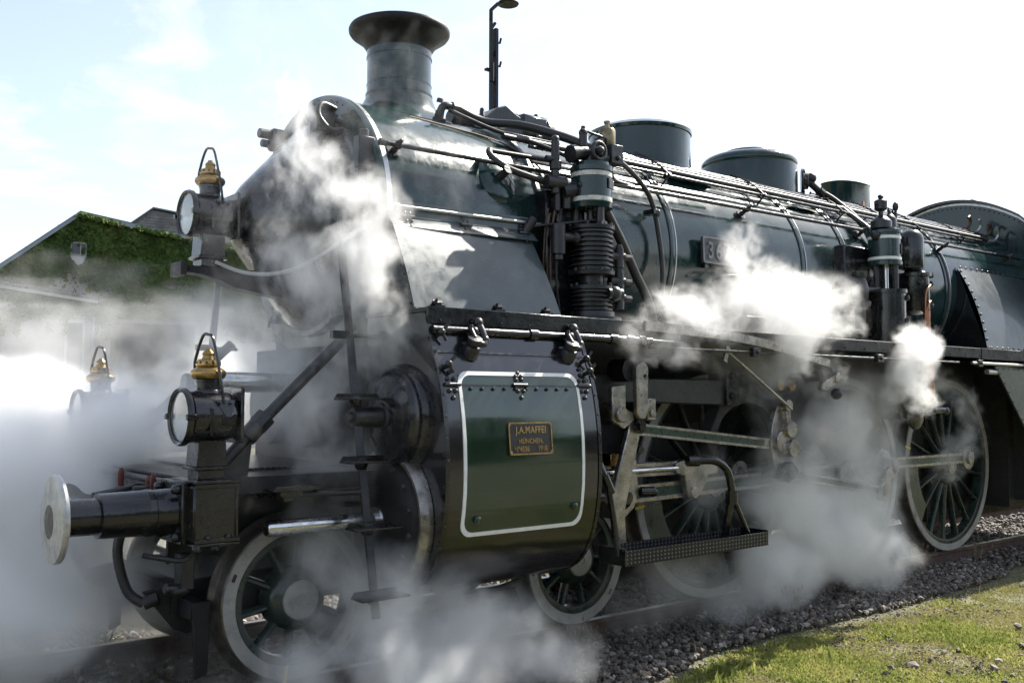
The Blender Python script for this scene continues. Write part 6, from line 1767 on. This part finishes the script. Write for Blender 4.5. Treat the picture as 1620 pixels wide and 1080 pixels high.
obj('shed_wall', MB().prism([(1.0, -.2), (3.4, -.2), (3.4, 4.02), (1.0, 4.02)], bw(0, 0, .5), BD, (0, 0, 1), BN * 1.4), 'dark_shed', shd)
obj('shed_roof', MB().obox(bw(2.2, 4.07, 1.2), BD * 1.35, BN * .85, V(0, 0, .05)), 'roof', shd)

# far-off wood on the camera's side of the line, mirrored in the paintwork
def wood(name, label, pts, hmin, hmax):
    vs = []
    for (x, y) in pts:
        h = rng.uniform(hmin, hmax); r = h * .42
        m = 420
        u_ = rng.normal(size=(m, 3)); u_ /= np.linalg.norm(u_, axis=1)[:, None]
        c = V(x, y, h * .55) + u_ * V(r, r, h * .46) * rng.uniform(.55, 1.05, (m, 1))
        s_ = rng.uniform(.35, .9, (m, 1))
        t1 = rng.normal(size=(m, 3)); t1 /= np.linalg.norm(t1, axis=1)[:, None]
        t2 = np.cross(t1, rng.normal(size=(m, 3))); t2 /= np.linalg.norm(t2, axis=1)[:, None]
        vs.append(np.stack([c - t1 * s_, c + t2 * s_ * .8, c + t1 * s_, c - t2 * s_ * .8], 1).reshape(-1, 3))
    v = np.concatenate(vs)
    me = bpy.data.meshes.new(name); me.from_pydata(v.tolist(), [], np.arange(len(v)).reshape(-1, 4).tolist()); me.materials.append(M['crown'])
    o = bpy.data.objects.new(name, me); COL.objects.link(o)
    tag(o, label, None, None, 'stuff')
wood('far_off_wood', 'dark leafy wood across the yard mirrored in the paintwork', [(x + rng.uniform(-2, 2), -26 + rng.uniform(-4, 3) - .0006 * x * x) for x in np.arange(-70, 90, 3.2)], 4.5, 7.5)

# ================================================================== STEAM
def steam_material(name, color, aniso, dens):
    m = bpy.data.materials.new(name)
    m.use_nodes = True
    N, L = m.node_tree.nodes, m.node_tree.links
    N.clear()
    out = N.new('ShaderNodeOutputMaterial')
    pv = N.new('ShaderNodeVolumePrincipled')
    pv.inputs['Color'].default_value = (*color, 1)
    pv.inputs['Density'].default_value = dens
    pv.inputs['Density Attribute'].default_value = 'density'
    pv.inputs['Anisotropy'].default_value = aniso
    L.new(pv.outputs[0], out.inputs['Volume'])
    return m
def steam(name, label, puffs, voxel, dens, seed=0, scale=2.2, warp=.30, erode=.9, gain=1.0, thr=.18, color=(.995, .995, .995), aniso=.25, detail=6, rough=.62, pad=.12, stretch=(1, 1, 1), grow=1.0, fine=0.0):
    """puffs: (x, y, z, rx, ry, rz, weight). A voxel cloud: soft ellipsoids, bent and eaten by fractal noise."""
    puffs = [(x, y, z, a * grow, b * grow, c * grow, w) for x, y, z, a, b, c, w in puffs]
    P = np.array(puffs, float)
    lo = (P[:, :3] - P[:, 3:6]).min(0) - pad
    hi = (P[:, :3] + P[:, 3:6]).max(0) + pad
    lo[2] = max(lo[2], -.12)
    res = np.maximum(((hi - lo) / voxel).astype(int), 8)
    ng = bpy.data.node_groups.new(name, 'GeometryNodeTree')
    ng.interface.new_socket('Geometry', in_out='OUTPUT', socket_type='NodeSocketGeometry')
    N, L = ng.nodes, ng.links
    def math_(op, a, b=None, c=None, clamp=False):
        n = N.new('ShaderNodeMath'); n.operation = op; n.use_clamp = clamp
        for i, v in enumerate((a, b, c)):
            if v is None: continue
            if hasattr(v, 'is_linked'): L.new(v, n.inputs[i])
            else: n.inputs[i].default_value = v
        return n.outputs[0]
    def vec(op, a, b=None, sc=None, out=0):
        n = N.new('ShaderNodeVectorMath'); n.operation = op
        for i, v in enumerate((a, b)):
            if v is None: continue
            if hasattr(v, 'is_linked'): L.new(v, n.inputs[i])
            else: n.inputs[i].default_value = v
        if sc is not None: n.inputs['Scale'].default_value = sc
        return n.outputs[out]
    pos = N.new('GeometryNodeInputPosition').outputs[0]
    def noise(p, sc, det, ro, off):
        n = N.new('ShaderNodeTexNoise')
        n.inputs['Scale'].default_value = sc; n.inputs['Detail'].default_value = det; n.inputs['Roughness'].default_value = ro
        L.new(vec('ADD', p, (off, off * 1.7, -off)), n.inputs['Vector'])
        return n
    w1 = noise(pos, scale * .55, 3, .55, seed * 3.7 + 1)
    off = vec('SCALE', vec('SUBTRACT', w1.outputs['Color'], (.5, .5, .5)), sc=warp * 2)
    wp = vec('ADD', pos, off)
    acc = None
    for (x, y, z, rx, ry, rz, w) in puffs:
        d = vec('DIVIDE', vec('SUBTRACT', wp, (x, y, z)), (rx, ry, rz))
        ln = vec('LENGTH', d, out=1)
        f = math_('MULTIPLY', math_('SMOOTH_MAX', math_('SUBTRACT', 1.0, ln), 0.0, .12), w)
        acc = f if acc is None else math_('SMOOTH_MAX', acc, f, .18)
    w2 = noise(wp, scale * 1.6, 2, .5, seed * 1.3 + 9)
    wp2 = vec('ADD', wp, vec('SCALE', vec('SUBTRACT', w2.outputs['Color'], (.5, .5, .5)), sc=warp * .7))
    n1 = noise(vec('MULTIPLY', wp2, stretch), scale * 1.5, detail, rough, seed * 2.1 + 4)
    nn_ = math_('MULTIPLY', math_('SUBTRACT', n1.outputs[0], .5), erode * 2)
    if fine:
        n2 = noise(vec('MULTIPLY', wp2, stretch), scale * 4.5, 6, .62, seed * 1.9 + 14)
        nn_ = math_('ADD', nn_, math_('MULTIPLY', math_('SUBTRACT', n2.outputs[0], .5), fine * 2))
    d = math_('ADD', math_('MULTIPLY', acc, gain), nn_)
    d = math_('SUBTRACT', d, thr)
    # nothing outside the ellipsoids
    inside = math_('MULTIPLY', math_('SUBTRACT', acc, .09), 7.0, clamp=True)
    d = math_('MULTIPLY', math_('MINIMUM', math_('MAXIMUM', d, 0.0), 1.0), inside)
    # fade just above the ground and at the box faces
    vc = N.new('GeometryNodeVolumeCube')
    L.new(d, vc.inputs['Density'])
    vc.inputs['Min'].default_value = lo; vc.inputs['Max'].default_value = hi
    for i, k in enumerate(('Resolution X', 'Resolution Y', 'Resolution Z')):
        vc.inputs[k].default_value = int(res[i])
    sm = N.new('GeometryNodeSetMaterial')
    mat = steam_material(name + '_vapour', color, aniso, dens)
    sm.inputs['Material'].default_value = mat
    L.new(vc.outputs[0], sm.inputs['Geometry'])
    go = N.new('NodeGroupOutput')
    L.new(sm.outputs[0], go.inputs[0])
    o = bpy.data.objects.new(name, bpy.data.volumes.new(name)); COL.objects.link(o)
    o.data.materials.append(mat)
    md = o.modifiers.new('vapour', 'NODES'); md.node_group = ng
    tag(o, label, None, None, 'stuff')
    return o

# big cloud behind the near buffer, round the far lantern and the beam
steam('steam', 'dense white steam billowing round the far lantern and the buffer beam', [
    (.45, 1.5, 1.3, .9, .9, .72, 1.4), (-.1, 2.0, 1.0, 1.1, .9, .75, 1.3), (.15, .6, .95, .8, .6, .7, 1.2), (.85, .65, 1.2, .6, .45, .6, .9), (.7, 1.2, .5, .9, .7, .6, .8),
    (1.2, 1.3, 1.45, .8, .6, .5, .5), (1.7, 1.9, 1.7, .7, .5, .5, .3), (2.4, 1.9, 1.7, .9, .6, .6, .5), (.80, .46, 1.45, .45, .32, .55, 1.4), (.05, 1.3, 1.6, .6, .6, .5, 1.0), (1.2, .9, .35, .7, .6, .5, .55), (.50, .1, .95, .6, .45, .5, 1.2), (.22, -.15, .45, .7, .5, .5, 1.2), (.85, .15, .40, .6, .5, .45, 1.0), (.05, .2, 1.2, .6, .5, .55, 1.2), (.25, .45, 1.55, .6, .4, .45, 1.0)],
    .03, 9.0, 1, 1.1, .40, 1.2, 1.2, .12, aniso=.0)
steam('steam', 'thin steam drifting over the front deck and under the buffers', [
    (1.2, .1, 1.55, .7, .55, .5, .55), (1.75, -.2, 1.75, .6, .6, .5, .6), (.75, .1, .65, .7, .5, .5, .6), (1.5, .1, 2.1, .6, .5, .4, .5), (.55, .1, .6, .7, .5, .5, .7)],
    .025, 4.6, 2, 1.4, .35, 1.1, 1.2, .10, aniso=.1)
# torn wisps climbing past the smokebox front
steam('steam', 'torn sunlit wisps of steam curling up before the smokebox', [
    (1.62, -.75, 3.30, .14, .14, .30, 1.0), (1.68, -.85, 3.02, .20, .2, .22, 1.1), (1.86, -1.0, 2.88, .25, .2, .18, 1.1), (1.96, -1.06, 2.74, .18, .16, .2, .95),
    (1.92, -1.05, 2.50, .26, .2, .22, 1.1), (1.98, -1.08, 2.28, .20, .16, .2, .9), (1.72, -.80, 2.34, .28, .20, .26, 1.0), (1.66, -.72, 2.02, .28, .2, .26, .9),
    (1.86, -.85, 1.86, .26, .2, .26, .9), (2.02, -1.15, 2.05, .18, .14, .2, .8), (1.76, -.8, 1.62, .3, .2, .28, .9), (1.45, -.7, 2.75, .25, .2, .25, .55)],
    .011, 7.0, 3, 2.4, .24, 1.8, 1.0, .28, detail=7, rough=.62, stretch=(1.15, 1.15, .65), grow=1.5, fine=1.2)
# bank rolling out below the cylinder towards the camera
steam('steam', 'thick bank of steam rolling low before the leading wheel and cylinder', [
    (2.05, -1.2, .42, .45, .3, .42, 1.2), (2.45, -1.38, .20, .5, .32, .36, 1.3), (2.95, -1.42, .0, .36, .28, .26, 1.1), (1.78, -.98, .72, .38, .2, .42, .8),
    (1.78, -.98, 1.15, .38, .2, .4, .65), (2.0, -1.5, .08, .5, .36, .3, 1.1), (1.75, -1.5, -.02, .5, .4, .22, .7), (1.45, -1.25, .10, .5, .35, .26, .7), (2.3, -1.3, .5, .3, .2, .25, .7)],
    .016, 7.0, 4, 1.7, .34, 1.3, 1.0, .12, detail=8, rough=.62, grow=1.3, fine=.5)
# bright sunlit plume over the running board
steam('steam', 'brilliant white steam plume over the running board, sunlit', [
    (5.12, -1.4, 2.74, .16, .18, .30, .9), (5.15, -1.42, 2.42, .40, .28, .32, 1.3), (5.65, -1.42, 2.30, .45, .3, .34, 1.5), (6.05, -1.42, 2.38, .32, .25, .26, 1.1),
    (4.45, -1.42, 2.28, .40, .25, .25, .9), (4.05, -1.42, 2.02, .36, .22, .20, .8), (5.65, -1.18, 1.92, .55, .2, .28, 1.1), (5.0, -1.2, 2.0, .45, .2, .2, .7), (6.3, -1.18, 1.88, .45, .2, .3, .9)],
    .013, 5.0, 5, 2.0, .30, 1.8, 1.0, .26, detail=8, rough=.64, grow=1.45, fine=1.2)
steam('steam', 'small ragged steam puff leaking at the copper pipe', [
    (7.55, -1.5, 2.12, .26, .2, .22, 1.3), (7.45, -1.5, 1.88, .26, .2, .24, 1.1), (7.62, -1.5, 1.70, .2, .16, .2, .7), (7.3, -1.45, 1.62, .25, .2, .25, .5)],
    .013, 9.0, 6, 2.6, .2, 1.5, 1.0, .24, detail=8, rough=.66, grow=1.4, fine=.9)
# grey bank before the driving wheels
steam('steam', 'grey bank of steam pouring to the ground before the driving wheels', [
    (6.0, -1.15, .85, .6, .32, .5, 1.1), (6.5, -1.15, .45, .7, .36, .5, 1.3), (7.05, -1.15, .75, .55, .34, .6, 1.2), (5.75, -1.2, .25, .5, .36, .35, 1.1), (7.2, -1.2, .25, .5, .36, .38, 1.1),
    (6.75, -1.1, 1.35, .65, .32, .45, .8), (7.4, -1.1, 1.2, .4, .3, .5, .8), (5.9, -1.2, 1.45, .4, .26, .4, .35), (7.5, -1.1, 1.6, .45, .26, .35, .5)],
    .017, 7.0, 7, 1.5, .30, 1.1, 1.0, .06, detail=8, rough=.62, grow=1.2, fine=.4)
steam('steam', 'faint steam haze hanging round the footstep and small wheel', [
    (4.6, -1.2, .25, .7, .35, .4, .7), (5.1, -1.25, .1, .5, .35, .3, .8), (4.1, -1.15, .2, .5, .3, .35, .5), (4.9, -1.1, 1.0, .6, .3, .5, .35)],
    .024, 3.5, 8, 1.8, .28, 1.2, 1.2, .10)
steam('steam', 'wispy steam curl drifting before the rear driving wheel', [
    (8.6, -1.2, 1.85, .25, .2, .2, .8), (8.95, -1.2, 1.62, .3, .2, .22, .8), (8.9, -1.2, 1.25, .35, .2, .3, .6), (8.6, -1.2, 1.0, .3, .2, .3, .5)],
    .016, 6.0, 9, 2.4, .22, 1.6, 1.0, .26, detail=7, grow=1.3, fine=.8)
